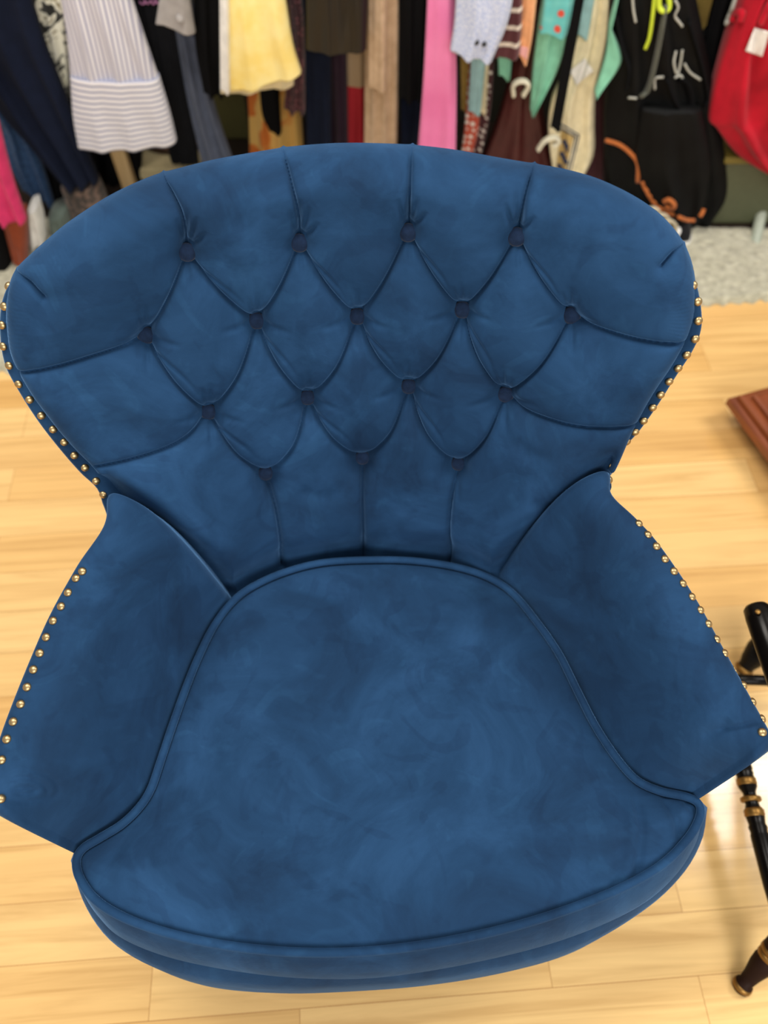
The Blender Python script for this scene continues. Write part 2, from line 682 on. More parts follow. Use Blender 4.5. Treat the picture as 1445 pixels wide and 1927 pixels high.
# soft wrinkles: (polyline, depth, width)
WRK = []
for (bx, by) in BTN['a']:
    for dx, L in ((-14, 75), (2, 95), (16, 80), (30, 50)):
        WRK.append((resample([(bx + dx * 0.3, by - 14), (bx + dx * 1.3, by - L)], 8), 0.0062, 0.0030))
for (bx, by) in BTN['b'] + BTN['c']:
    for dx, L in ((-12, 62), (1, 72), (15, 48)):
        WRK.append((resample([(bx + dx * 0.3, by - 12), (bx + dx * 1.3, by - L)], 8), 0.0050, 0.0030))
    for sx in (-1, 1):
        WRK.append((resample([(bx + sx * 14, by - 2), (bx + sx * 70, by + 6)], 8), 0.0032, 0.0035))
for (bx, by) in BTN['a'] + BTN['b'] + BTN['c'] + BTN['d']:
    WRK.append((resample([(bx + 2, by + 12), (bx + 6, by + 62)], 8), 0.0034, 0.0032))
for ra, rb_ in (('a', 'b'), ('b', 'c'), ('c', 'd')):
    for p in BTN[ra]:
        for q in BTN[rb_]:
            if 0 < q[0] - p[0] < 150:
                WRK.append((catmull([(p[0] + 8, p[1] + 14), (p[0] + 0.5 * (q[0] - p[0]) + 12, p[1] + 0.5 * (q[1] - p[1]) - 6), (q[0] - 14, q[1] - 34)], 14), 0.0035, 0.0022))
for p in ([(215, 945), (300, 1000), (400, 1040)], [(330, 1010), (390, 1045), (440, 1055)], [(470, 850), (500, 960), (500, 1040)],
          [(990, 950), (1040, 960), (1090, 930)], [(960, 830), (1000, 860), (1060, 870)], [(560, 930), (620, 940), (660, 910)]):
    WRK.append((catmull(p, 12), 0.0035, 0.008))


ARM_L_BACK = catmull([(199, 932), (280, 985), (350, 1040), (400, 1087), (437, 1134)], 30)
ARM_R_BACK = catmull([(1149, 890), (1070, 955), (1005, 1015), (962, 1058), (928, 1094)], 30)

SEAT_BACK = catmull([(437, 1134), (480, 1104), (540, 1078), (610, 1062), (700, 1056), (780, 1058), (860, 1070), (928, 1094)], 40)


def poly_grid(poly, step):
    """regular grid clipped to the polygon; border vertices slide on to the outline"""
    x0, y0 = poly.min(0) - step
    x1, y1 = poly.max(0) + step
    xs = np.arange(x0, x1 + step, step)
    ys = np.arange(y0, y1 + step, step)
    X, Y = np.meshgrid(xs, ys)
    P = np.stack([X.ravel(), Y.ravel()], 1)
    ins = in_poly(P, poly)
    r, c = len(ys), len(xs)
    I = ins.reshape(r, c)
    cell = I[:-1, :-1] | I[1:, :-1] | I[:-1, 1:] | I[1:, 1:]
    D, N, ID = dist_line(P, poly, True)
    use = np.zeros((r, c), bool)
    use[:-1, :-1] |= cell
    use[1:, :-1] |= cell
    use[:-1, 1:] |= cell
    use[1:, 1:] |= cell
    use = use.ravel()
    # near-outline vertices snap
    snap = use & (~ins)
    P[snap] = N[snap]
    D[snap] = 0
    new = np.full(r * c, -1)
    new[use] = np.arange(use.sum())
    F = []
    ii, jj = np.nonzero(cell)
    for i, j in zip(ii, jj):
        q = (new[i * c + j], new[i * c + j + 1], new[(i + 1) * c + j + 1], new[(i + 1) * c + j])
        F.append(q)
    return P[use], F, D[use], ID[use]


def clean_faces(V, F):
    return F


def oy_v(P):
    return P[:, 1]


def make_back():
    out = catmull(PAD, 420, True)
    side = sstep(470, 560, out[:, 1]) * (1 - sstep(800, 900, out[:, 1]))
    out[:, 0] += np.where(out[:, 0] < 700, -10.0, 4.0) * side
    P, F, D, ID = poly_grid(out, 2.0)
    B = on_back(P)
    N = back_normal(B)
    # edge roll radius along the outline
    oy = out[:, 1]
    ox = out[:, 0]
    Rr = np.where(oy < 540, 0.050, 0.028)
    Rr = np.where((oy > 900), 0.018, Rr)
    ker = np.ones(31) / 31
    Rr = np.convolve(np.concatenate([Rr[-40:], Rr, Rr[:40]]), ker, 'same')[40:-40]
    Re = Rr[np.clip(ID.astype(int), 0, len(Rr) - 1)]
    d = D * PXM
    q = np.clip(1 - d / Re, 0, 1)
    off = -Re * (1 - np.sqrt(np.clip(1 - q * q, 0, 1)))
    # tufting
    best = np.full(len(P), 1e9)
    for line, a in FOLDS:
        dl, _, _ = dist_line(P, line)
        dm = dl * PXM
        best = np.minimum(best, dm / max(a, 0.01) if a < 1 else dm)
    soft = np.sqrt(best ** 2 + 0.0003 ** 2)
    edge_fade = sstep(0.0, 0.02, d) * 0.75 + 0.25
    pil = 0.0035 * (1 - np.exp(-soft / 0.004)) + 0.0085 * (1 - np.exp(-soft / 0.034)) - 0.012
    rb = np.full(len(P), 1e9)
    for row in BTN.values():
        for (bx, by) in row:
            rb = np.minimum(rb, np.hypot(P[:, 0] - bx, P[:, 1] - by) * PXM)
    crease = -0.0100 * np.exp(-soft / 0.0014) * sstep(0.004, 0.013, rb)
    tuft = pil * edge_fade + crease
    pit = np.zeros(len(P))
    for row in BTN.values():
        for (bx, by) in row:
            r = np.hypot(P[:, 0] - bx, P[:, 1] - by) * PXM
            depth = 0.018 if row is BTN['a'] else 0.026
            pit = np.minimum(pit, -depth * (0.55 * np.exp(-(r / 0.0125) ** 2.2) + 0.45 * np.exp(-(r / 0.026) ** 1.3)))
    wr = np.zeros(len(P))
    for line, dep, wd in WRK:
        dl, _, idx = dist_line(P, line)
        t = idx / (len(line) - 1)
        taper = np.clip(np.minimum(t * 6 + 0.2, (1 - t) * 1.6), 0, 1)
        wr -= dep * taper * np.exp(-(dl * PXM / wd) ** 2)
    und = 0.0014 * np.sin(P[:, 0] * 0.031 + 0.6 * np.sin(P[:, 1] * 0.02)) * np.sin(P[:, 1] * 0.027 + 1.1)
    # the pad tucks away behind the arms
    rec = np.zeros(len(P))
    for ln in (ARM_L_BACK, ARM_R_BACK):
        dl, near, _ = dist_line(P, ln)
        below = (P[:, 1] > np.interp(P[:, 0], *(ln[np.argsort(ln[:, 0])].T))) & (P[:, 0] > ln[:, 0].min()) & (P[:, 0] < ln[:, 0].max())
        dd = np.where(below, 0, dl)
        rec = np.maximum(rec, 0.030 * np.exp(-(dd * PXM / 0.016) ** 2) + np.where(below, 0.05 * sstep(2, 40, dl), 0))
    dl, _, _ = dist_line(P, SEAT_BACK)
    below = (P[:, 1] > np.interp(P[:, 0], SEAT_BACK[:, 0], SEAT_BACK[:, 1])) & (P[:, 0] > SEAT_BACK[0, 0]) & (P[:, 0] < SEAT_BACK[-1, 0])
    rec = np.maximum(rec, 0.020 * np.exp(-(np.where(below, 0, dl) * PXM / 0.02) ** 2))
    rec *= np.where(oy_v(P) > 900, 1, sstep(0, 0.012, d))
    off = off + tuft + pit + wr + und * edge_fade - rec
    V = B + N * off[:, None]
    o = mesh_obj('backrest', V, F, VELVET, chair)
    fix_normals(o)
    # buttons
    for row in BTN.values():
        for b_ in row:
            c = on_back([b_])
            n = back_normal(c)[0]
            dep = (0.018 if row is BTN['a'] else 0.026) + 0.0075
            make_button(c[0] - n * (dep - 0.0015), n)


def make_button(c, n, r=0.0102):
    n = np.asarray(n)
    a = np.cross(n, [1.0, 0, 0])
    a /= np.linalg.norm(a)
    b = np.cross(n, a)
    prof = [(0.0, 0.0055), (0.35, 0.0052), (0.65, 0.0042), (0.88, 0.0024), (1.0, 0.0), (0.9, -0.003)]
    V = []
    for rr, h in prof[1:]:
        for k in range(20):
            t = 2 * PI * k / 20
            V.append(c + r * rr * (math.cos(t) * a + math.sin(t) * b) + n * h)
    F = grid_faces(len(prof) - 1, 20, True)
    V.append(c + n * prof[0][1])
    for k in range(20):
        F.append((len(V) - 1, (k + 1) % 20, k))
    o = mesh_obj('button', np.array(V), F, BUTTONV, chair)
    fix_normals(o)


SIL = [(715, 300), (640, 299), (560, 305), (480, 317), (400, 332), (330, 350), (270, 369), (200, 401), (140, 439),
       (88, 474), (42, 506), (14, 540), (1, 585), (1, 640), (11, 690), (36, 737), (70, 790), (110, 842), (150, 888),
       (183, 920), (196, 955), (225, 1010), (340, 1080), (440, 1165), (560, 1125), (700, 1100), (860, 1115),
       (940, 1130), (1040, 1050), (1100, 985), (1148, 925), (1148, 890), (1166, 852), (1202, 812), (1237, 763),
       (1272, 708), (1302, 662), (1318, 625), (1320, 588), (1312, 540), (1298, 500), (1272, 470), (1230, 432),
       (1180, 398), (1120, 369), (1060, 351), (1000, 340), (930, 327), (850, 312), (780, 304)]


def make_shell():
    out = catmull(SIL, 360, True)
    cen = out.mean(0)
    n = len(out)
    T = np.roll(out, -1, 0) - np.roll(out, 1, 0)
    T /= np.linalg.norm(T, axis=1)[:, None]
    nin = np.stack([-T[:, 1], T[:, 0]], 1)
    if ((cen - out) * nin).sum() < 0:
        nin = -nin
    top = 0.024 * (1 - sstep(430, 560, out[:, 1]))
    rings = []
    for ins, off in ((60, -0.040), (22, -0.030), (8, -0.0285), (3, -0.030), (0.5, -0.034), (0, -0.040), (3, -0.060), (6, -0.078), (12, -0.086), (30, -0.090), (58, -0.090)):
        p = out + nin * (ins + 3 * top / 0.024)[:, None]
        rings.append(on_back_off(p, np.maximum(off - top, -0.095) if off > -0.085 else np.full(n, off)))
    V = np.concatenate(rings)
    F = grid_faces(len(rings), n, True)
    # rear panel
    P2, F2, D2, _ = poly_grid(out + nin * 57, 14.0)
    base = len(V)
    V = np.concatenate([V, on_back_off(P2, np.full(len(P2), -0.090))])
    F += [tuple(base + i for i in f) for f in F2]
    o = mesh_obj('outer_back', V, F, VELVET, chair)
    return fix_normals(o)


make_back()
shell = make_shell()

# ---- seat cushion
CUSH = [(700, 1056), (610, 1061), (540, 1078), (480, 1104), (440, 1133), (405, 1178), (375, 1238), (350, 1300), (325, 1370),
        (305, 1430), (286, 1485), (264, 1520), (230, 1553), (188, 1579), (158, 1598), (146, 1620), (152, 1652), (178, 1690),
        (225, 1722), (300, 1751), (400, 1775), (510, 1789), (620, 1793), (730, 1787), (860, 1768), (1000, 1734), (1140, 1684),
        (1235, 1634), (1290, 1582), (1314, 1540), (1313, 1515), (1290, 1501), (1240, 1490), (1197, 1470), (1160, 1430),
        (1120, 1370), (1085, 1302), (1050, 1232), (1010, 1174), (965, 1120), (920, 1090), (860, 1070), (780, 1058)]
ZC = 0.455
cush_px = catmull(CUSH, 460, True)
cush_xy = on_z(cush_px, ZC)
FRONT_CREASE = [(146, 1620), (160, 1672), (190, 1725), (232, 1768), (330, 1806), (470, 1832), (600, 1843), (730, 1839), (900, 1811), (1060, 1770),
                (1190, 1715), (1265, 1655), (1305, 1590), (1317, 1530)]
FRONT_RAIL = [(165, 1640), (190, 1718), (235, 1780), (305, 1827), (400, 1858), (520, 1869), (640, 1867), (800, 1855), (950, 1830), (1080, 1791),
              (1190, 1722), (1255, 1660), (1290, 1600), (1300, 1540)]


def front_span():
    """indices of the front run of the cushion's outline, left corner to right corner"""
    a = np.argmin(np.hypot(cush_px[:, 0] - 146, cush_px[:, 1] - 1620))
    b = np.argmin(np.hypot(cush_px[:, 0] - 1314, cush_px[:, 1] - 1530))
    n = len(cush_px)
    if b < a:
        b += n
    return [i % n for i in range(a, b + 1)]


FS = front_span()


def make_cushion():
    poly = cush_px
    P, F, D, ID = poly_grid(poly, 5.0)
    d = D * 6.2e-4
    z = 0.455 + 0.032 * (1 - np.exp(-d / 0.075)) - 0.004 * np.exp(-(d / 0.004) ** 2)
    B = on_z(P, 0.455)
    wr = np.zeros(len(P))
    lines = [([(1188, 1478), (1202, 1560), (1195, 1680)], .003, .006), ([(1243, 1494), (1270, 1545), (1278, 1590)], .003, .006),
             ([(1160, 1450), (1165, 1570), (1155, 1690)], .002, .008), ([(1285, 1505), (1308, 1535)], .002, .006),
             ([(1110, 1480), (1120, 1600), (1100, 1700)], .0012, .012), ([(590, 1550), (575, 1640), (585, 1730)], .0014, .010),
             ([(450, 1580), (430, 1640), (440, 1720)], .0016, .009), ([(640, 1590), (625, 1680), (620, 1760)], .0013, .010),
             ([(700, 1600), (690, 1690), (700, 1770)], .0012, .010), ([(250, 1570), (215, 1620), (205, 1680)], .0016, .008),
             ([(480, 1200), (560, 1215), (640, 1205)], .0012, .012), ([(440, 1300), (520, 1330), (590, 1320)], .001, .012),
             ([(600, 1090), (650, 1150), (690, 1230)], .0012, .014), ([(760, 1080), (740, 1180), (760, 1260)], .0012, .014)]
    for ln, dep, wd in lines:
        line = catmull(ln, 16) if len(ln) > 2 else resample(ln, 8)
        dl, _, idx = dist_line(P, line)
        t = idx / (len(line) - 1)
        wr -= 1.9 * dep * np.clip(np.minimum(t, 1 - t) * 4 + 0.1, 0, 1) * np.exp(-(dl * 6.2e-4 / wd) ** 2)
    wr += 0.0016 * np.sin(B[:, 0] * 17 + 1.3 * np.sin(B[:, 1] * 12)) * np.sin(B[:, 1] * 15 + 0.8) * sstep(0.01, 0.06, d)
    V = B.copy()
    V[:, 2] = z + wr
    # boxing: rings below the welt
    n = len(cush_px)
    topv = cush_xy.copy()
    bot = cush_xy.copy()
    cr = on_z(catmull(FRONT_CREASE, len(FS)), 0.375)
    bot[FS] = cr
    bot[:, 2] = 0.375
    mid_out = np.zeros(n)
    mid_out[FS] = np.sin(np.linspace(0, PI, len(FS))) ** 0.5
    rings = []
    for t, bl in ((0.0, 0.0), (0.06, -0.002), (0.2, 0.003), (0.45, 0.007), (0.7, 0.007), (0.9, 0.002), (1.0, -0.006)):
        R = topv * (1 - t) + bot * t
        T = np.roll(R, -1, 0) - np.roll(R, 1, 0)
        nn = np.stack([T[:, 1], -T[:, 0]], 1)
        nn /= np.linalg.norm(nn, axis=1)[:, None] + 1e-9
        if ((R[:, :2] - R[:, :2].mean(0)) * nn).sum() < 0:
            nn = -nn
        R = R.copy()
        R[:, :2] += nn * (bl * (0.35 + 0.65 * mid_out))[:, None]
        rings.append(R)
    base = len(V)
    V = np.concatenate([V] + rings)
    F = list(F) + [tuple(base + i for i in f) for f in grid_faces(len(rings), n, True)]
    F.append(tuple(base + (len(rings) - 1) * n + i for i in range(n))[::-1])
    o = mesh_obj('seat_cushion', V, F, VELVET, chair)
    fix_normals(o)
    pth = cush_xy.copy()
    pth[:, 2] = 0.459
    tube('piping', pth, 0.0048, VELVET, o, seg=10, closed=True)
    return o


make_cushion()


# ---- arms
def make_arm(inner, outer, zi, zo0, zo1, fdir, creases):
    ns, nq = 170, 110
    I = catmull(inner, ns)
    O = catmull(outer, ns)
    sh = np.linspace(0, 1, ns)
    k_ = 16.0 if O[:, 0].mean() > CX else -12.0
    O[:, 0] += k_ * (0.25 + 0.75 * sstep(0, 0.25, sh))
    s = np.linspace(0, 1, ns)
    zo = zo0 + (zo1 - zo0) * sstep(0.0, 1.0, s) ** 0.9
    A = on_z(I, zi)
    Bq = on_z(O, zo)
    rows = []
    for k in range(ns):
        a, b = A[k], Bq[k]
        h = b[:2] - a[:2]
        L = np.linalg.norm(h)
        hn = h / (L + 1e-9)
        sec = [np.array([a[0] - hn[0] * 0.004, a[1] - hn[1] * 0.004, 0.33]),
               np.array([a[0] - hn[0] * 0.004, a[1] - hn[1] * 0.004, 0.42])]
        re = 0.013
        for q in np.linspace(0, 1, nq):
            # padded inside face: steep by the cushion, flat on top, rounded over outside
            hh = 0.007 + (L - re - 0.007) * q
            zz = a[2] + (b[2] - a[2]) * (1 - (1 - q) ** 1.9)
            zz += 0.010 * math.sin(PI * q) ** 2
            sec.append(np.array([a[0] + hn[0] * hh, a[1] + hn[1] * hh, zz]))
        for t in np.linspace(0.2, 1, 6):
            an = t * PI / 2
            sec.append(np.array([a[0] + hn[0] * (L - re + re * math.sin(an)), a[1] + hn[1] * (L - re + re * math.sin(an)),
                                 b[2] - re * (1 - math.cos(an))]))
        for zt in (0.75, 0.5, 0.25, 0.0):
            z = 0.25 + (b[2] - re - 0.25) * zt
            ins = 0.018 * (1 - zt)
            sec.append(np.array([b[0] - hn[0] * ins, b[1] - hn[1] * ins, z]))
        rows.append(np.array(sec))
    rows = np.array(rows)
    # small creases at the front outer corner
    # front end: rolls over, then drops
    fd = np.array([fdir[0], fdir[1], 0.0])
    last = rows[-1]
    extra = []
    for push, drop in ((0.004, 0.002), (0.0075, 0.006), (0.010, 0.014), (0.010, 0.028)):
        r = last + fd * push
        r[:, 2] = np.maximum(np.minimum(last[:, 2], last[:, 2] - drop), 0.25)
        extra.append(r)
    r = last - fd * 0.050
    r[:, 2] = 0.25 + (last[:, 2] - 0.25) * 0.45
    extra.append(r)
    r = last - fd * 0.090
    r[:, 2] = 0.25
    extra.append(r)
    # back end runs into the back pad
    pres = []
    for push, drop in ((0.030, 0.06), (0.0145, 0.028), (0.0135, 0.014), (0.0105, 0.007), (0.006, 0.002)):
        pre = rows[0].copy()
        pre[:, 1] += push
        pre[:, 2] = np.maximum(pre[:, 2] - drop, 0.25)
        pres.append(pre)
    rows = np.concatenate([np.array(pres), rows, np.array(extra)])
    ns2, nc = rows.shape[0], rows.shape[1]
    V = rows.reshape(-1, 3)
    Q = V - CAM
    pq = np.stack([CX + F_PX * (Q @ RGT) / (Q @ FWD), CY - F_PX * (Q @ UPV) / (Q @ FWD)], 1)
    sight = Q / np.linalg.norm(Q, axis=1)[:, None]
    dent = np.zeros(len(V))
    for ln, dep, wd in creases:
        line = catmull(ln, 20) if len(ln) > 2 else resample(ln, 8)
        dl, _, idx = dist_line(pq, line)
        t = idx / (len(line) - 1)
        dent += dep * np.clip(np.minimum(t, 1 - t) * 5 + 0.15, 0, 1) * np.exp(-(dl * 5.4e-4 / wd) ** 2)
    V = V + sight * dent[:, None]
    o = mesh_obj('armrest', V, grid_faces(ns2, nc), VELVET, chair)
    return fix_normals(o)


L_IN = [(437, 1134), (405, 1178), (375, 1238), (350, 1300), (325, 1370), (305, 1430), (286, 1485), (264, 1518), (230, 1551), (188, 1577), (157, 1596)]
L_OUT = [(199, 932), (194, 985), (150, 1060), (100, 1150), (60, 1240), (20, 1340), (-4, 1410), (-16, 1465), (-14, 1500)]
R_IN = [(928, 1094), (965, 1121), (1010, 1176), (1050, 1234), (1085, 1304), (1120, 1372), (1160, 1432), (1197, 1472), (1240, 1492), (1291, 1501)]
R_OUT = [(1149, 890), (1151, 925), (1190, 970), (1240, 1032), (1300, 1122), (1350, 1212), (1400, 1302), (1438, 1370), (1443, 1383)]
arm_l = make_arm(L_IN, L_OUT, 0.452, 0.665, 0.590, (0.05, -1),
                 [([(18, 1488), (50, 1482), (66, 1488), (48, 1494), (22, 1492)], .003, .0035), ([(0, 1475), (40, 1463), (82, 1476), (88, 1498), (50, 1508), (10, 1502)], .002, .003),
                  ([(-4, 1462), (40, 1447), (95, 1462), (108, 1492), (70, 1518)], .0016, .003), ([(285, 1100), (310, 1190), (312, 1290)], .002, .008),
                  ([(215, 1480), (222, 1420), (215, 1370)], .0015, .008)])
arm_r = make_arm(R_IN, R_OUT, 0.452, 0.665, 0.590, (0.05, -1),
                 [([(1352, 1374), (1395, 1366), (1436, 1356)], .004, .0025), ([(1318, 1385), (1352, 1372), (1372, 1350)], .003, .006),
                  ([(1085, 1200), (1130, 1165), (1180, 1150)], .0018, .007), ([(1090, 1205), (1130, 1255)], .0018, .005), ([(1000, 1110), (1040, 1060), (1080, 1020)], .0015, .010)])


# ---- base under the cushion
def make_base():
    fr = on_z(catmull(FRONT_RAIL, 80), 0.27)
    # sides follow the outer faces of the arms, the back runs under the backrest
    rt = on_z(resample(R_OUT[::-1], 8), 0.61)
    lf = on_z(resample(L_OUT, 8), 0.61)
    mid = np.array([(rt[:, 0].mean() + lf[:, 0].mean()) / 2, 0.28, 0])
    for q in (rt, lf):
        v_ = (mid - q)[:, :2]
        q[:, :2] += v_ / np.linalg.norm(v_, axis=1)[:, None] * 0.022
    rt, lf = rt[1:], lf[:-1]
    bk = np.array([[rt[-1][0] - 0.07, rt[-1][1] + 0.035, 0], [(rt[-1][0] + lf[0][0]) / 2, max(rt[-1][1], lf[0][1]) + 0.065, 0], [lf[0][0] + 0.07, lf[0][1] + 0.045, 0]])
    loop = np.concatenate([fr, catmull(np.concatenate([rt, bk, lf]), 90)])
    n = len(loop)
    fr_top = on_z(catmull(FRONT_CREASE, 80), 0.375)
    rings = []
    for t, z in ((1.3, 0.380), (0.8, 0.374), (0.4, 0.362), (0.2, 0.345), (0.1, 0.31), (0.0, 0.272), (0.0, 0.262), (-0.06, 0.256)):
        R = loop.copy()
        T = min(max(t, 0), 1.0)
        R[:80, :2] = fr[:, :2] * (1 - T) + (fr_top[:, :2] + np.array([0, 0.004])) * T
        if t < 0:
            R[:, :2] = R[:, :2] + (R[:, :2].mean(0) - R[:, :2]) * 0.02
        R[:, 2] = z
        if z > 0.34:
            up = np.sin(np.linspace(0, PI, n - 80)) ** 2
            R[80:, 2] = z + (z - 0.34) * 1.2 * up
        rings.append(R)
    V = np.concatenate(rings)
    F = grid_faces(len(rings), n, True)
    F.append(tuple(range(n)))
    F.append(tuple((len(rings) - 1) * n + i for i in range(n))[::-1])
    o = mesh_obj('seat_rail', V, F, VELVET, chair)
    fix_normals(o)


make_base()
DARKWOOD = wood('dark_walnut', S(40, 24, 14), S(66, 40, 24), 0.35)
for lx, ly in ((-0.25, 0.10), (0.25, 0.12), (-0.20, 0.46), (0.20, 0.48)):
    turned('leg', (lx * 1.04, ly, 0.0), (lx, ly, 0.27), [(0, 0.012), (0.05, 0.014), (0.5, 0.019), (1, 0.025)], DARKWOOD, chair)


# ---- brass nails
def bvh_of(o):
    me = o.data
    off = np.array(ROOT)
    V = [Vector(np.array(v.co) + off) for v in me.vertices]
    return BVHTree.FromPolygons(V, [tuple(p.vertices) for p in me.polygons])


nail_me = None


def make_nail(c, n, r=0.0047):
    global nail_me
    if nail_me is None:
        V, F = [], []
        for i in range(5):
            a = i / 5 * PI / 2
            for k in range(14):
                t = 2 * PI * k / 14
                V.append((r * math.cos(a) * math.cos(t), r * math.cos(a) * math.sin(t), r * 0.72 * math.sin(a)))
        F = grid_faces(5, 14, True)
        V.append((0, 0, r * 0.72))
        for k in range(14):
            F.append((4 * 14 + k, 4 * 14 + (k + 1) % 14, 70))
        nail_me = bpy.data.meshes.new('nail_head')
        nail_me.from_pydata(V, [], F)
        nail_me.polygons.foreach_set('use_smooth', [True] * len(nail_me.polygons))
        nail_me.materials.append(BRASS)
    o = bpy.data.objects.new('nail_head', nail_me)
    COL.objects.link(o)
    o.parent = chair
    o.location = Vector(c) - Vector(ROOT)
    o.rotation_euler = Vector(n).to_track_quat('Z', 'Y').to_euler()


def nails(px_list, target):
    bv = bvh_of(target)
    for p in px_list:
        d = Vector(rays([p])[0]).normalized()
        hit, nrm, _, _ = bv.ray_cast(Vector(CAM), d)
        if hit is None:
            # just past the rim: take the nearest point of the surface to the sight line
            bestd = None
            for t in np.linspace(0.6, 1.2, 120):
                q = bv.find_nearest(Vector(CAM) + d * float(t))
                if q[0] is not None and (bestd is None or q[3] < bestd[3]):
                    bestd = q
            hit, nrm = bestd[0], bestd[1]
        if nrm.dot(d) > 0:
            nrm = -nrm
        make_nail(hit, nrm)


nails([(1296, 507), (1304, 537), (1313, 568), (1314, 604), (1308, 638), (1292, 668), (1276, 693), (1259, 718), (1243, 743),
       (1228, 767), (1211, 792), (1195, 813), (1180, 832)], shell)
nails([(14, 537), (8, 577), (4, 612), (6, 652), (17, 688), (35, 723), (56, 752), (78, 782), (100, 808), (121, 832), (140, 857),
       (160, 880), (181, 905), (194, 931)], shell)
nails([(1150, 876), (1147, 903)], shell)
nails([(1202, 985), (1219, 1006), (1235, 1028), (1251, 1052), (1268, 1075), (1285, 1098), (1302, 1123), (1318, 1148), (1333, 1174),
       (1349, 1203), (1364, 1229), (1383, 1259), (1400, 1289), (1418, 1320), (1435, 1352), (1434, 1378)], arm_r)
nails([(155, 1075), (143, 1088), (128, 1115), (115, 1141), (100, 1168), (87, 1199), (75, 1229), (63, 1260), (51, 1293), (39, 1325),
       (25, 1358), (13, 1391), (3, 1430), (2, 1503)], arm_l)

# ------------------------------------------------------------------ furniture at the right edge
BLACKW = plain('black_lacquer', S(14, 11, 9), 0.25)
BLACKW.node_tree.nodes['Principled BSDF'].inputs['Specular IOR Level'].default_value = 0.15
BROWNW = plain('worn_dark_brown_lacquer', S(40, 25, 19), 0.5)
BROWNW.node_tree.nodes['Principled BSDF'].inputs['Specular IOR Level'].default_value = 0.06
GILT = plain('dull_gilt', S(140, 104, 50), 0.38, 0.75)


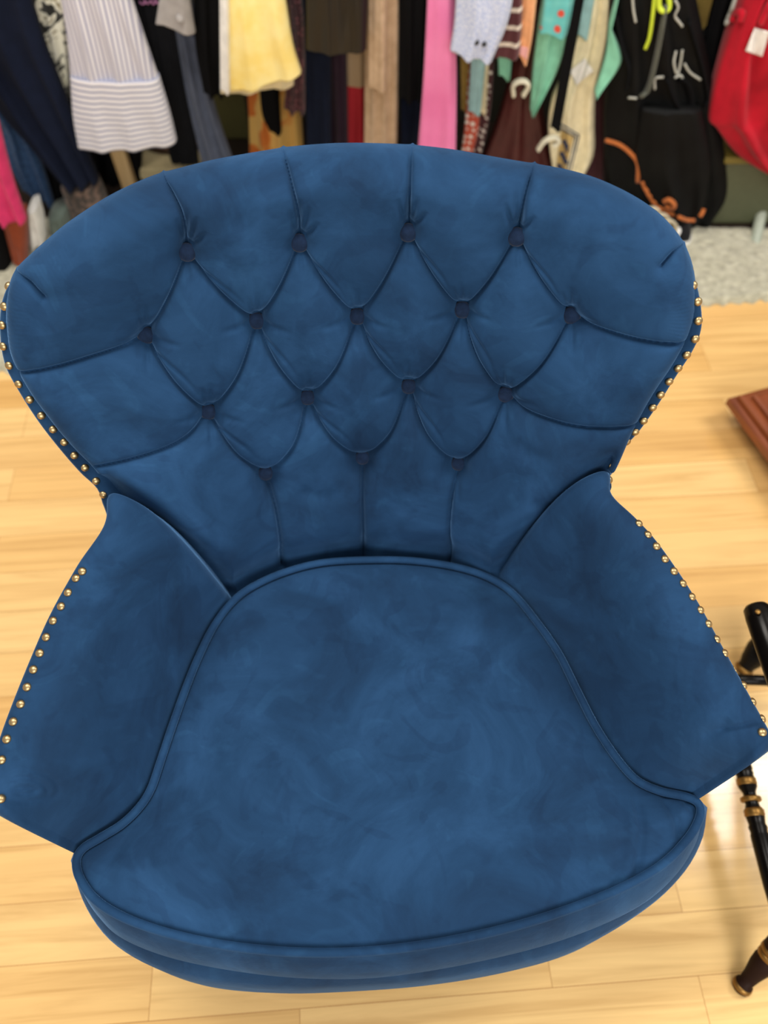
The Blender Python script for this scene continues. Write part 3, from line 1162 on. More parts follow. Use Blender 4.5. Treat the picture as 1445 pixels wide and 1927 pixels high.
def make_stand():
    foot = on_z([(1390, 1862)], 0.0)[0]
    root = empty('turned_wood_stand', (foot[0] + 0.25, foot[1] + 0.2, 0))
    tag(root, 'black and gilt stand of turned wooden legs beside the right arm of the armchair', 'stand')
    # near leg: foot on the floor, leaning away to the right
    p0 = foot + np.array([0, 0, 0.0])
    p1 = on_z([(1600, 1635)], 0.20)[0]
    ax = p1 - p0
    L1 = np.linalg.norm(ax)
    e = ax / L1
    leg1 = turned('leg', p0, p1, [(m_ / L1, r_) for m_, r_ in ((0, 0.010), (0.003, 0.0135), (0.016, 0.0135), (0.018, 0.0105), (0.035, 0.0125), (0.055, 0.0165), (0.07, 0.0178),
                                  (0.078, 0.0155), (0.082, 0.0155), (0.095, 0.0185), (0.30, 0.020))] + [(1, 0.016)], BROWNW, root)
    for m_, r in ((0.009, 0.0150), (0.080, 0.0180), (0.090, 0.0190)):
        c = p0 + e * m_
        turned('gilt_ring', c - e * 0.005, c + e * 0.005, [(0, r * 0.85), (0.2, r), (0.8, r), (1, r * 0.85)], GILT, leg1)
    # far leg with its bulb and gilt ring at the foot
    q0 = on_z([(1394, 1266)], 0.012)[0]
    q1 = on_z([(1560, 1065)], 0.20)[0]
    ax2 = q1 - q0
    L2 = np.linalg.norm(ax2)
    e = ax2 / L2
    leg2 = turned('leg', q0, q1, [(m_ / L2, r_) for m_, r_ in ((0, 0.010), (0.006, 0.0140), (0.020, 0.0150), (0.032, 0.0195), (0.055, 0.0238), (0.075, 0.0228), (0.10, 0.0165), (0.115, 0.0125),
                                  (0.14, 0.0145), (0.30, 0.018))] + [(1, 0.016)], BLACKW, root)
    c = q0 + e * 0.010
    turned('gilt_ring', c - e * 0.005, c + e * 0.005, [(0, 0.0135), (0.2, 0.0170), (0.8, 0.0170), (1, 0.0135)], GILT, leg2)
    # turned side stretcher between the legs
    a = on_z([(1357, 1282)], 0.10)[0]
    b = on_z([(1483, 1784)], 0.10)[0]
    L = np.linalg.norm(b - a)
    # positions of the ring group along the stretcher
    def tt(px):
        d = np.array(px) - np.array((1357, 1282.0))
        tot = np.array((1483, 1784.0)) - np.array((1357, 1282.0))
        return float(d @ tot / (tot @ tot))
    t0, t1, t2, t3, t4 = [tt(p) for p in ((1409, 1486), (1412, 1503), (1418, 1526), (1424, 1552), (1431, 1578))]
    st = turned('stretcher', a, b, [(0, 0.009), (0.1, 0.011), (t0 - 0.10, 0.0135), (t0 - 0.035, 0.0145), (t0 - 0.03, 0.0128), (t0 - 0.02, 0.0145), (t0 - 0.01, 0.0128),
                                    (t0, 0.0150), (t1, 0.0145), (t1 + 0.02, 0.010), (t2 - 0.015, 0.010), (t2, 0.012), (t2 + 0.015, 0.010), (t3 - 0.02, 0.012), (t3, 0.0145), (t3 + 0.015, 0.0145),
                                    (t4 - 0.01, 0.0128), (t4, 0.0145), (t4 + 0.02, 0.013), (t4 + 0.03, 0.0145), (0.8, 0.0135), (1, 0.009)], BLACKW, root)
    e3 = (b - a) / L
    for t, r, hw in ((t0 + 0.012, 0.0158, 0.007), (t2, 0.0165, 0.004), (t3, 0.0158, 0.007)):
        c = a + (b - a) * t
        turned('gilt_ring', c - e3 * hw, c + e3 * hw, [(0, r * 0.86), (0.25, r), (0.5, r * 0.96), (0.75, r), (1, r * 0.86)], GILT, st)
    # plain cross bar and the arm above it
    c0 = on_z([(1352, 1277)], 0.10)[0]
    c1 = on_z([(1500, 1283)], 0.10)[0]
    tube('stretcher', [c0, c1], 0.0095, BLACKW, root, seg=14)
    d0 = on_z([(1421, 1138)], 0.43)[0]
    d1 = on_z([(1520, 1420)], 0.43)[0]
    ar = turned('seat_rail', d0, d1, [(0, 0.008), (0.008, 0.014), (0.03, 0.0175), (0.1, 0.0185), (1, 0.0185)], BLACKW, root)
    pl = on_z([(1425, 1152)], 0.449)[0]
    turned('peg', pl, pl + np.array([0, 0, 0.003]), [(0, 0.0035), (0.8, 0.0035), (1, 0.0025)], GILT, ar)
    # the open frame goes on beyond the picture's edge
    for g, tip in ((p1, d1), (q1, d0 + np.array([0.075, -0.035, 0]))):
        h = np.array([g[0], g[1], 0.43])
        turned('post', g - np.array([0, 0, 0.02]), h + np.array([0, 0, 0.015]), [(0, 0.014), (0.3, 0.020), (0.6, 0.015), (1, 0.017)], BLACKW, root)
        tube('seat_rail', [tip, h], 0.014, BLACKW, root, seg=14)
    tube('stretcher', [p1, q1], 0.012, BLACKW, root, seg=14)
    tube('stretcher', [c1, p1 * 0.4 + q1 * 0.6], 0.0095, BLACKW, root, seg=14)


make_stand()


def make_chest():
    # low polished wood table with a moulded edge; only its far left corner is in view
    zt = 0.10
    k = on_z([(1392, 742)], zt)[0]
    far = on_z([(1500, 712)], zt)[0]
    near = on_z([(1500, 935)], zt)[0]
    u = (far - k)[:2]
    u /= np.linalg.norm(u)
    v = (near - k)[:2]
    v -= u * (v @ u)
    v /= np.linalg.norm(v)
    m = wood('red_brown_polished_wood', S(98, 46, 24), S(140, 74, 40), 0.28, (30, 3, 30))
    root = empty('low_wood_table', (k[0] + 0.2, k[1] - 0.15, 0))
    tag(root, 'polished red-brown wooden table corner with stepped moulded edge at the right', 'table')

    def slab(name, inset, z0, z1, parent):
        w_, l_ = 0.62, 0.45
        prof = [(0.010, 0.0), (0.0, 0.15), (0.0, 0.75), (0.003, 0.92), (0.008, 1.0)]
        loops = []
        for e, t in prof:
            i = inset + e
            cs = [k[:2] + u * i + v * i, k[:2] + u * (w_ - i) + v * i, k[:2] + u * (w_ - i) + v * (l_ - i), k[:2] + u * i + v * (l_ - i)]
            loops += [(c[0], c[1], z0 + (z1 - z0) * t) for c in cs]
        F = grid_faces(len(prof), 4, True)
        F.append((3, 2, 1, 0))
        n = (len(prof) - 1) * 4
        F.append((n, n + 1, n + 2, n + 3))
        o = mesh_obj(name, loops, F, m, parent, smooth=False)
        fix_normals(o)
        return o
    top = slab('tabletop', 0.0, zt - 0.016, zt, root)
    slab('moulding', -0.012, zt - 0.045, zt - 0.016, root)
    slab('moulding', 0.018, zt, zt + 0.012, top)
    slab('base', 0.03, 0.0, zt - 0.04, root)


make_chest()

# ------------------------------------------------------------------ clothes rack and garments
RAIL_Y, RAIL_Z = 1.93, 1.30
PALE_METAL = plain('pale_green_enamel', S(168, 176, 160), 0.4)
PINE = wood('pale_pine', S(196, 160, 108), S(222, 190, 140), 0.6, (60, 60, 4))


def make_rack():
    root = empty('clothes_rail', (0, RAIL_Y, RAIL_Z))
    tag(root, 'pale metal clothes rail on wall brackets, carrying all the garments behind the armchair', 'clothes rail')
    tube('rail', [(-1.5, RAIL_Y, RAIL_Z), (1.5, RAIL_Y, RAIL_Z)], 0.0125, PALE_METAL, root, seg=14)
    for x in (-1.45, 1.45):
        tube('bracket', [(x, RAIL_Y, RAIL_Z - 0.012), (x, 2.305, RAIL_Z - 0.012)], 0.010, PALE_METAL, root, seg=10)
    a = on_z([(1416, 478)], 0.0)[0]
    b = on_y([(1447, 335)], 1.90)[0]
    o = tube('metal_pole', [a, b, b + (b - a) * 2.0], 0.014, PALE_METAL, None, seg=14, origin=a)
    tag(o, 'pale green-grey metal pole standing at the far right behind the rug', 'pole')


make_rack()
GG = 'garments hanging on the clothes rack'


def garment_geo(L, R, Y, depth=0.02, folds=3, amp=0.008, phase=0.0, hang=True, nr=70, nc=64, Rtop=None, wav=0.004, ybot=None):
    """closed hanging cloth. L, R: traced left and right edges, top to bottom, at distance Y"""
    Lp = catmull(L, nr) if len(L) > 2 else resample(L, nr)
    Rp = catmull(R, nr) if len(R) > 2 else resample(R, nr)
    ys = np.full(nr, Y) if ybot is None else np.linspace(Y, ybot, nr)
    LA = on_y(Lp, ys)
    RA = on_y(Rp, ys)
    if hang:
        k = 26
        top = []
        mid = (LA[0] + RA[0]) / 2
        hw = (RA[0] - LA[0]) / 2
        for i in range(k):
            t = i / k            # 0 at the rail, 1 at the traced top
            f = 0.55 + 0.45 * t
            c = np.array([mid[0], RAIL_Y + (Y - RAIL_Y) * sstep(0, 1, t), RAIL_Z + 0.012 + (mid[2] - RAIL_Z - 0.012) * t])
            top.append((c - hw * f, c + hw * f))
        LA = np.concatenate([[a for a, b in top], LA])
        RA = np.concatenate([[b for a, b in top], RA])
    n = len(LA)
    V, UV = [], []
    vlen = 0
    for i in range(n):
        a, b = LA[i], RA[i]
        wdt = np.linalg.norm(b - a)
        if i:
            vlen += np.linalg.norm((LA[i] + RA[i]) / 2 - (LA[i - 1] + RA[i - 1]) / 2)
        g = i / (n - 1)
        for j in range(nc):
            ang = 2 * PI * j / nc
            cx = -math.cos(ang)              # -1..1
            front = math.sin(ang)            # >0 front
            q = (cx + 1) / 2
            p = a + (b - a) * q
            sq = math.copysign(abs(front) ** 0.6, front)
            rip = amp * (math.sin(folds * 2 * PI * q + phase + 0.7 * math.sin(g * 5 + phase)) + 0.4 * math.sin(folds * 4.3 * PI * q + 2 * phase)) * (0.35 + 0.65 * g)
            rip *= min(1, 4 * min(q, 1 - q) + 0.1)
            y = p[1] - sq * depth + rip
            z = p[2] + wav * math.sin(folds * 2 * PI * q + phase) * g ** 6
            V.append((p[0], y, z))
            UV.append(((q - 0.5) * wdt * (1 if front >= 0 else -1), -vlen))
    F = grid_faces(n, nc, True)
    F.append(tuple(range(nc)))
    F.append(tuple((n - 1) * nc + k for k in range(nc))[::-1])
    return np.array(V), F, np.array(UV)


def garment(name, label, cat, L, R, Y, mat, parent=None, group=GG, **kw):
    V, F, UV = garment_geo(L, R, Y, **kw)
    o = mesh_obj(name, V, F, mat, parent, uv=UV, origin=None if parent else (V[:, 0].mean(), V[:, 1].mean(), V[:, 2].min()))
    if parent is None:
        tag(o, label, cat, group)
    elif label:
        o['label'] = label
    fix_normals(o)
    return o


NAVY = cloth('navy_wool', S(18, 25, 44), rough=0.9, sheen=0.03)
BLACK = cloth('black_cloth', S(11, 11, 13), rough=0.9, sheen=0.0)
BLACK2 = cloth('charcoal_cloth', S(24, 25, 29), rough=0.9, sheen=0.0)
DENIM = cloth('mid_blue_denim', S(58, 88, 128), S(40, 64, 100), scale=120)
PINKM = cloth('magenta_knit', S(206, 52, 104))
RUST = cloth('rust_brown_cloth', S(146, 68, 40))
SLATE = cloth('slate_blue_grey', S(84, 92, 112))
YELLOW = cloth('pale_yellow_muslin', S(250, 234, 164), S(244, 218, 128), scale=18)
CREAM = cloth('cream_cotton', S(238, 226, 188))
WHITEC = cloth('white_cotton', S(238, 236, 230))
BEIGE = cloth('beige_knit', S(206, 178, 148), S(186, 158, 128))
PINK = cloth('bubblegum_pink', S(240, 138, 186), S(230, 120, 172), scale=8)
GREY = cloth('light_grey_cloth', S(162, 158, 156))
PEACH = cloth('peach_cloth', S(244, 176, 126))
MINT = cloth('mint_cloth', S(134, 202, 172))
TEALB = cloth('pale_teal_cloth', S(150, 190, 192))
MAROON = cloth('maroon_brown_cloth', S(74, 42, 46))
BURG = cloth('burgundy_leather', S(84, 36, 34), rough=0.45, sheen=0)
RED = cloth('red_canvas', S(188, 22, 42), S(150, 14, 30), scale=10)
MUSTARD = cloth('mustard_cloth', S(190, 160, 84))
LEATHER = plain('black_leather', S(20, 18, 17), 0.36)
PURPLE = cloth('dark_plum_cloth', S(52, 34, 50))
NYLON = cloth('black_nylon', S(15, 16, 16), S(10, 10, 11), rough=0.6, sheen=0.0, scale=14)
FLORAL = blotch('black_and_white_floral', [(0.0, S(20, 20, 20)), (0.42, S(28, 28, 26)), (0.46, S(226, 224, 206)), (0.62, S(232, 230, 214)), (0.65, S(150, 140, 110)), (1, S(120, 112, 84))], 26, dist=1.5)
ORANGEP = blotch('yellow_orange_print', [(0.0, S(224, 176, 90)), (0.5, S(230, 186, 104)), (0.6, S(216, 120, 40)), (1, S(180, 70, 24))], 14, dist=0.6)
DOTS = blotch('maroon_with_pale_dots', [(0.0, S(150, 90, 96)), (0.22, S(140, 80, 88)), (0.28, S(64, 24, 34)), (1, S(56, 20, 30))], 90, 'vor')
REDDOT = blotch('red_with_white_dots', [(0.0, S(240, 236, 226)), (0.30, S(236, 230, 218)), (0.36, S(196, 84, 60)), (1, S(190, 74, 52))], 55, 'vor')
BURGDOT = blotch('burgundy_with_white_dots', [(0.0, S(236, 230, 220)), (0.26, S(230, 222, 212)), (0.32, S(70, 24, 30)), (1, S(64, 20, 26))], 60, 'vor')
SPECK = blotch('blue_and_white_speckle', [(0.3, S(150, 166, 210)), (0.5, S(186, 196, 222)), (0.7, S(224, 226, 234))], 260)
TURQ = blotch('turquoise_with_red_flowers', [(0.0, S(220, 84, 60)), (0.22, S(214, 76, 56)), (0.27, S(96, 190, 190)), (0.6, S(110, 200, 196)), (1, S(150, 216, 206))], 30, 'vor')
BOOT = blotch('dark_brown_floral', [(0.3, S(44, 38, 34)), (0.5, S(62, 52, 46)), (0.62, S(120, 96, 84)), (0.8, S(70, 60, 44))], 60)
STRIPE_V = stripes('lilac_grey_pinstripe', S(214, 212, 216), S(146, 146, 170), 0.0098, 0.42, 'u')
STRIPE_H = stripes('lilac_grey_cross_stripe', S(226, 224, 228), S(150, 154, 178), 0.0130, 0.42, 'v')
STRIPE_B = stripes('burgundy_with_cream_stripes', S(84, 36, 42), S(224, 212, 198), 0.036, 0.26, 'v')

# --- left end
garment('magenta_jumper', 'magenta pink garment hanging lowest at the far left of the rack', 'garment', [(-80, 200), (-60, 330), (-15, 415)], [(-10, 200), (20, 320), (50, 412)], 1.60, PINKM, folds=2)
garment('rust_boot', 'rust-brown boot shaft standing on the rug below the magenta garment', 'boot', [(-5, 392), (10, 430), (28, 490)], [(50, 392), (52, 430), (52, 490)], 1.65, RUST, folds=1, depth=0.03, hang=False)
garment('denim_jeans', 'mid-blue denim garment with a pointed corner, below the navy coat', 'jeans', [(-60, 170), (-2, 225), (14, 295), (44, 355)], [(20, 170), (50, 240), (80, 310), (104, 386)], 1.84, DENIM, folds=2)
garment('navy_coat', 'large dark navy coat sweeping down at the left end', 'coat', [(-90, -40), (-70, 90), (0, 205), (60, 275), (122, 348)], [(48, -40), (85, 80), (120, 170), (155, 260), (186, 336)], 1.80, NAVY, folds=3, amp=0.014, depth=0.03)
garment('floral_blouse', 'black and cream floral blouse between navy coat and striped dress', 'blouse', [(40, -40), (70, 70), (105, 150), (122, 190)], [(125, -40), (130, 90), (132, 180)], 1.87, FLORAL, folds=3, amp=0.01)
dress = empty('striped_dress', tuple(on_y([(230, 270)], 1.78)[0]))
tag(dress, 'pale lilac-grey striped dress with a cross-striped ruffle hem', 'dress', GG)
garment('skirt', None, None, [(108, -50), (126, 60), (134, 143)], [(232, -50), (272, 70), (299, 148)], 1.78, STRIPE_V, parent=dress, folds=3, amp=0.007, depth=0.03)
garment('ruffle', 'ruffle with cross stripes', None, [(133, 138), (138, 215), (148, 274)], [(299, 143), (319, 210), (332, 264)], 1.775, STRIPE_H, parent=dress, folds=3, amp=0.0035, wav=0.002, depth=0.034, hang=False, nr=40)
garment('black_skirt', 'black pleated skirt hanging right behind the striped dress', 'skirt', [(240, -40), (283, 130), (322, 302)], [(348, -40), (358, 150), (374, 306)], 1.89, BLACK2, folds=7, amp=0.008)
gj = garment('grey_jacket', 'light grey jacket cuff with one button above the black skirt', 'jacket', [(306, -40), (293, 43)], [(352, -40), (368, 60)], 1.80, GREY, folds=1, amp=0.003, depth=0.014)
garment('slate_trousers', 'slate blue-grey flared trousers right of the black skirt', 'trousers', [(325, 20), (352, 180), (386, 328)], [(366, 20), (402, 190), (446, 322)], 1.865, SLATE, folds=2, amp=0.012)
garment('black_blouse', 'plain black garment just left of the yellow top', 'garment', [(364, -40), (368, 80), (384, 172)], [(424, -40), (422, 176)], 1.83, BLACK, folds=2)
ytop = empty('yellow_top', tuple(on_y([(490, 160)], 1.77)[0]))
tag(ytop, 'pale yellow crinkled cotton top with an uneven hem', 'top', GG)
garment('body', None, None, [(415, -50), (416, 80), (418, 168)], [(530, -50), (550, 75), (567, 134)], 1.77, YELLOW, parent=ytop, folds=2, amp=0.007, wav=0.002, depth=0.03)
garment('lining', 'white lining below the hem', None, [(414, 120), (415, 174)], [(552, 100), (553, 158)], 1.785, CREAM, parent=ytop, folds=2, amp=0.004, wav=0.003, depth=0.016, hang=False, nr=24)
garment('placket', 'white front edge', None, [(413, -50), (415, 165)], [(432, -50), (434, 168)], 1.755, WHITEC, parent=ytop, folds=1, amp=0.003, depth=0.02)
garment('black_gap_filler', 'black cloth added to darken the shaded gap behind the striped dress and the wooden post', 'trousers', [(150, 120), (172, 260), (180, 346)], [(262, 120), (268, 260), (264, 346)], 1.995, BLACK, folds=2)  # black cloth added as the shade in the gap between garments
garment('black_cardigan', 'black garment hanging low behind the denim and the navy coat', 'garment', [(30, 120), (58, 280), (72, 372)], [(170, 120), (178, 260), (190, 372)], 1.925, BLACK, folds=2)
# --- middle
garment('printed_dress', 'golden yellow dress with orange print under the yellow top', 'dress', [(463, 130), (468, 220), (470, 325)], [(562, 130), (568, 220), (573, 320)], 1.96, ORANGEP, folds=3, amp=0.012)
garment('black_sleeve', 'short black garment end hanging in front of the orange-print dress', 'garment', [(486, 120), (492, 205), (507, 243)], [(524, 120), (527, 200), (530, 246)], 1.90, BLACK, folds=1, amp=0.004)
garment('dotted_scarf', 'narrow maroon dotted garment right of the yellow top', 'scarf', [(536, -40), (548, 60), (534, 202)], [(566, -40), (574, 80), (574, 208)], 1.86, DOTS, folds=2)
garment('leather_jacket', 'short black leather jacket with a straight hem', 'jacket', [(574, -50), (575, 84)], [(694, -50), (690, 86)], 1.78, LEATHER, folds=2, amp=0.005, wav=0.0, depth=0.04)
garment('navy_trousers', 'dark navy trousers below the black leather jacket', 'trousers', [(572, 60), (578, 308)], [(622, 60), (624, 308)], 1.87, NAVY, folds=1, amp=0.008)
garment('plum_dress', 'dark plum dress squeezed beside the navy trousers', 'dress', [(616, 60), (624, 306)], [(652, 60), (656, 306)], 1.91, PURPLE, folds=2)


def block_mat():
    m, nt, b = new_mat('beige_black_red_blocks')
    tc = node(nt, 'ShaderNodeTexCoord')
    sp = node(nt, 'ShaderNodeSeparateXYZ')
    nt.links.new(tc.outputs['UV'], sp.inputs[0])
    wv = node(nt, 'ShaderNodeTexNoise', Scale=7.0, Detail=0.0)
    nt.links.new(tc.outputs['UV'], wv.inputs['Vector'])
    r1 = ramp(nt, [(0.0, S(18, 18, 20)), (0.44, S(18, 18, 20)), (0.46, S(200, 172, 136)), (1, S(206, 180, 146))])
    nt.links.new(wv.outputs['Fac'], r1.inputs[0])
    gt = node(nt, 'ShaderNodeMath', operation='LESS_THAN')
    nt.links.new(sp.outputs[1], gt.inputs[0])
    gt.inputs[1].default_value = -0.985
    mx = node(nt, 'ShaderNodeMix', data_type='RGBA')
    nt.links.new(gt.outputs[0], mx.inputs[0])
    nt.links.new(r1.outputs[0], mx.inputs[6])
    mx.inputs[7].default_value = (*S(206, 44, 58), 1)
    nt.links.new(mx.outputs[2], b.inputs['Base Color'])
    b.inputs['Roughness'].default_value = 0.8
    return m


garment('colour_block_dress', 'beige, black and red colour-block dress left of the beige cardigan', 'dress', [(636, 60), (640, 180), (634, 300)], [(690, 60), (690, 180), (692, 302)], 1.95, block_mat(), folds=1, amp=0.006)
card = empty('beige_cardigan', tuple(on_y([(715, 295)], 1.85)[0]))
tag(card, 'long beige knitted cardigan with a shorter front flap', 'cardigan', GG)
garment('body', None, None, [(687, -50), (685, 310)], [(753, -50), (746, 312)], 1.86, BEIGE, parent=card, folds=3, amp=0.008)
garment('front_flap', None, None, [(693, -50), (692, 164)], [(728, -50), (726, 167)], 1.82, BEIGE, parent=card, folds=1, amp=0.004, depth=0.014)
garment('black_dress', 'straight black garment between beige cardigan and pink trousers', 'garment', [(750, -50), (752, 182)], [(808, -50), (796, 184)], 1.85, BLACK, folds=2)
garment('navy_skirt', 'dark navy skirt showing below the straight black garment', 'skirt', [(752, 100), (754, 278)], [(796, 100), (790, 280)], 1.90, NAVY, folds=1)
garment('red_skirt', 'sliver of red cloth below the dark navy skirt', 'garment', [(756, 200), (760, 312)], [(792, 200), (788, 312)], 1.96, RED, folds=1)
garment('pink_trousers', 'bubblegum pink straight trousers hanging down behind the chair top', 'trousers', [(806, -50), (797, 140), (784, 312)], [(856, -50), (859, 140), (857, 312)], 1.80, PINK, folds=1, amp=0.006, depth=0.02)
# --- right of the pink
shirt = garment('speckled_shirt', 'blue-grey speckled shirt cuff with two dark buttons', 'shirt', [(860, -50), (855, 40), (847, 92)], [(972, -50), (956, 36), (925, 111)], 1.74, SPECK, folds=2, amp=0.007, depth=0.025)
garment('striped_jumper', 'burgundy jumper with cream stripes behind the speckled shirt', 'jumper', [(950, -50), (945, 40), (928, 106)], [(984, -50), (982, 40), (977, 100)], 1.80, STRIPE_B, folds=1, amp=0.005)
garment('peach_scarf', 'narrow peach scarf with a pink end right of the striped jumper', 'scarf', [(978, -50), (976, 50), (973, 100)], [(1014, -50), (1002, 60), (991, 116)], 1.815, PEACH, folds=1, amp=0.004)
garment('tan_belt_scarf', 'narrow tan cloth strip just right of the pink trousers', 'scarf', [(866, 80), (868, 205)], [(886, 80), (882, 212)], 1.93, MUSTARD, folds=1, amp=0.003, depth=0.01)
garment('teal_scarf', 'pale teal cloth strip below the speckled shirt', 'scarf', [(888, 80), (880, 208)], [(918, 80), (904, 212)], 1.85, TEALB, folds=1, amp=0.003, depth=0.012)
garment('cream_scarf', 'thin cream cloth strip beside the pale teal strip', 'scarf', [(910, 80), (903, 212)], [(922, 80), (914, 212)], 1.875, CREAM, folds=1, amp=0.002, depth=0.008)
garment('red_dotted_scarf', 'red scarf with white dots hanging below the teal strip', 'scarf', [(880, 150), (874, 240), (866, 300)], [(906, 150), (900, 240), (884, 302)], 1.89, REDDOT, folds=1, amp=0.003, depth=0.012)
garment('dotted_burgundy_scarf', 'burgundy scarf with white dots next to the red dotted scarf', 'scarf', [(914, 80), (905, 200), (885, 300)], [(932, 80), (922, 210), (902, 306)], 1.91, BURGDOT, folds=1, amp=0.003, depth=0.012)
garment('mint_ribbon', 'small mint cloth tip under the striped jumper', 'garment', [(936, 60), (938, 140)], [(968, 60), (960, 146)], 1.87, MINT, folds=1, amp=0.003, depth=0.012)
garment('burgundy_bag', 'burgundy leather bag hanging low behind the chair top', 'bag', [(960, 140), (930, 240), (885, 345)], [(1012, 140), (1030, 240), (1062, 355)], 1.93, BURG, folds=2, amp=0.012, depth=0.04)
garment('floral_scarf', 'turquoise scarf with red flowers', 'scarf', [(1028, -50), (1020, 20), (1014, 60)], [(1090, -50), (1080, 10), (1066, 62)], 1.82, TURQ, folds=1, amp=0.005)
garment('mint_scarf', 'mint green scarf tapering to a point below the floral scarf', 'scarf', [(1014, 30), (1003, 120), (997, 205)], [(1072, 30), (1050, 125), (1004, 212)], 1.835, MINT, folds=2, amp=0.006)
garment('black_strap', 'long black webbing strap hanging between mint scarf and cream bag', 'strap', [(1090, -50), (1035, 240)], [(1108, -50), (1054, 246)], 1.775, BLACK, folds=1, amp=0.001, depth=0.004)
garment('pale_blue_shirt', 'strip of pale blue cloth between black strap and cream tote', 'shirt', [(1100, -50), (1085, 62)], [(1128, -50), (1106, 66)], 1.84, TEALB, folds=1, amp=0.003)
tote = garment('cream_tote_bag', 'cream canvas tote bag with a dark blue bordered print', 'bag', [(1108, -50), (1088, 60), (1064, 130), (1038, 185), (1032, 255), (1044, 345)], [(1150, -50), (1148, 40), (1139, 100), (1121, 165), (1118, 230), (1116, 290), (1085, 350)], 1.845, CREAM, folds=2, amp=0.012, depth=0.02)
garment('mint_pouch', 'mint green pouch corner poking out right of the cream tote', 'pouch', [(1146, 50), (1139, 105), (1119, 172)], [(1150, 50), (1169, 112), (1122, 180)], 1.785, MINT, folds=1, amp=0.003, depth=0.014)
garment('maroon_trousers', 'maroon-brown trousers hanging behind the cream tote', 'trousers', [(1104, 120), (1098, 240), (1094, 370)], [(1148, 120), (1144, 240), (1134, 370)], 1.89, MAROON, folds=1, amp=0.006)
garment('mustard_shirt', 'mustard shirt hanging right of the black backpack', 'shirt', [(1292, -50), (1298, 50), (1318, 110)], [(1368, -50), (1346, 55), (1326, 112)], 1.97, MUSTARD, folds=1, amp=0.006)


def surf_bvh(o):
    off = o.matrix_world.translation if o.parent else o.location
    base = Vector(o.location)
    q = o.parent
    while q:
        base = base + q.location
        q = q.parent
    return BVHTree.FromPolygons([v.co + base for v in o.data.vertices], [tuple(p.vertices) for p in o.data.polygons])


def lay_on(o, pts, lift=0.004):
    bv = surf_bvh(o)
    out = []
    for p in pts:
        d = Vector(rays([p])[0]).normalized()
        h = bv.ray_cast(Vector(CAM), d)[0]
        if h is None:
            best = None
            for t in np.linspace(1.5, 2.6, 80):
                q = bv.find_nearest(Vector(CAM) + d * float(t))
                if q[0] is not None and (best is None or q[3] < best[3]):
                    best = q
            h = best[0]
        out.append(np.array(h - d * lift))
    return np.array(out)


def patch(name, o, corners, mat, lift=0.004, thick=0.002, label=None, n=12):
    """a small sewn or tied-on flat piece following the surface of o"""
    c = [np.array(k, float) for k in corners]
    V = []
    pts = []
    for i in range(n + 1):
        for j in range(n + 1):
            u, v = j / n, i / n
            pts.append((1 - v) * ((1 - u) * c[0] + u * c[1]) + v * ((1 - u) * c[3] + u * c[2]))
    T = lay_on(o, pts, lift)
    Bk = lay_on(o, pts, lift - thick)
    V = np.concatenate([T, Bk])
    F = grid_faces(n + 1, n + 1)
    m = (n + 1) ** 2
    F += [tuple(m + i for i in f[::-1]) for f in grid_faces(n + 1, n + 1)]
    ring = [j for j in range(n + 1)] + [i * (n + 1) + n for i in range(1, n + 1)] + [n * (n + 1) + j for j in range(n - 1, -1, -1)] + [i * (n + 1) for i in range(n - 1, 0, -1)]
    for a in range(len(ring)):
        b = (a + 1) % len(ring)
        F.append((ring[a], ring[b], m + ring[b], m + ring[a]))
    x = mesh_obj(name, V, F, mat, o)
    fix_normals(x)
    if label:
        x['label'] = label
    return x


def disc_on(name, o, p, r, mat):
    c = lay_on(o, [p], 0.003)[0]
    n = -rays([p])[0]
    n /= np.linalg.norm(n)
    return turned(name, c - n * 0.002, c + n * 0.002, [(0, r), (0.7, r), (1, r * 0.7)], mat, o, seg=16)


PAPER = plain('white_card', S(236, 232, 226), 0.7)
DKBTN = plain('dark_button', S(20, 20, 22), 0.4)
disc_on('button', gj, (339, 35), 0.008, GREY)
disc_on('button', shirt, (897, 80), 0.0055, DKBTN)
disc_on('button', shirt, (911, 83), 0.0055, DKBTN)
PRINTB = cloth('dark_blue_print', S(44, 56, 88))
PRINTT = cloth('tan_print', S(196, 166, 104))
# the tote's print: border lines and mottled panel
for pts in ([(1053, 232), (1090, 255)], [(1090, 255), (1070, 335)], [(1048, 238), (1084, 258)], [(1084, 258), (1064, 338)]):
    pth = lay_on(tote, resample(pts, 14), 0.003)
    tube('print_line', pth, 0.0016, PRINTB, tote, seg=6)
patch('print_panel', tote, [(1056, 244), (1080, 258), (1060, 335), (1044, 330)], PRINTT, 0.0025, 0.001)
for k in range(9):
    cx, cy = 1062 + (k % 3) * 5 - k * 1.6, 268 + k * 7.5
    patch('print_mark', tote, [(cx - 5, cy - 4), (cx + 4, cy - 5), (cx + 5, cy + 4), (cx - 4, cy + 3)], PRINTB, 0.0035, 0.001, n=2)
patch('paper_tag', tote, [(1072, 134), (1100, 110), (1117, 134), (1084, 161)], PAPER, 0.008, 0.001, label='white paper tag')
# pink lettering on the black skirt's top edge, and the little pink end of the peach scarf
PINKT = cloth('pink_stitching', S(196, 130, 176))
sk = bpy.data.objects['black_skirt']
pth = lay_on(sk, catmull([(262, 3), (268, 8), (274, 4), (270, 0), (278, 7), (284, 2), (288, 8), (294, 3), (290, 0), (299, 8)], 50), 0.004)
tube('embroidery', pth, 0.0018, PINKT, sk, seg=6)['label'] = 'pink looping embroidery'
pe = bpy.data.objects['peach_scarf']
patch('scarf_end', pe, [(976, 86), (994, 90), (991, 113), (974, 99)], blotch('pink_white_print', [(0.4, S(236, 110, 116)), (0.6, S(244, 220, 214))], 60), 0.003, 0.001, label='pink printed end')

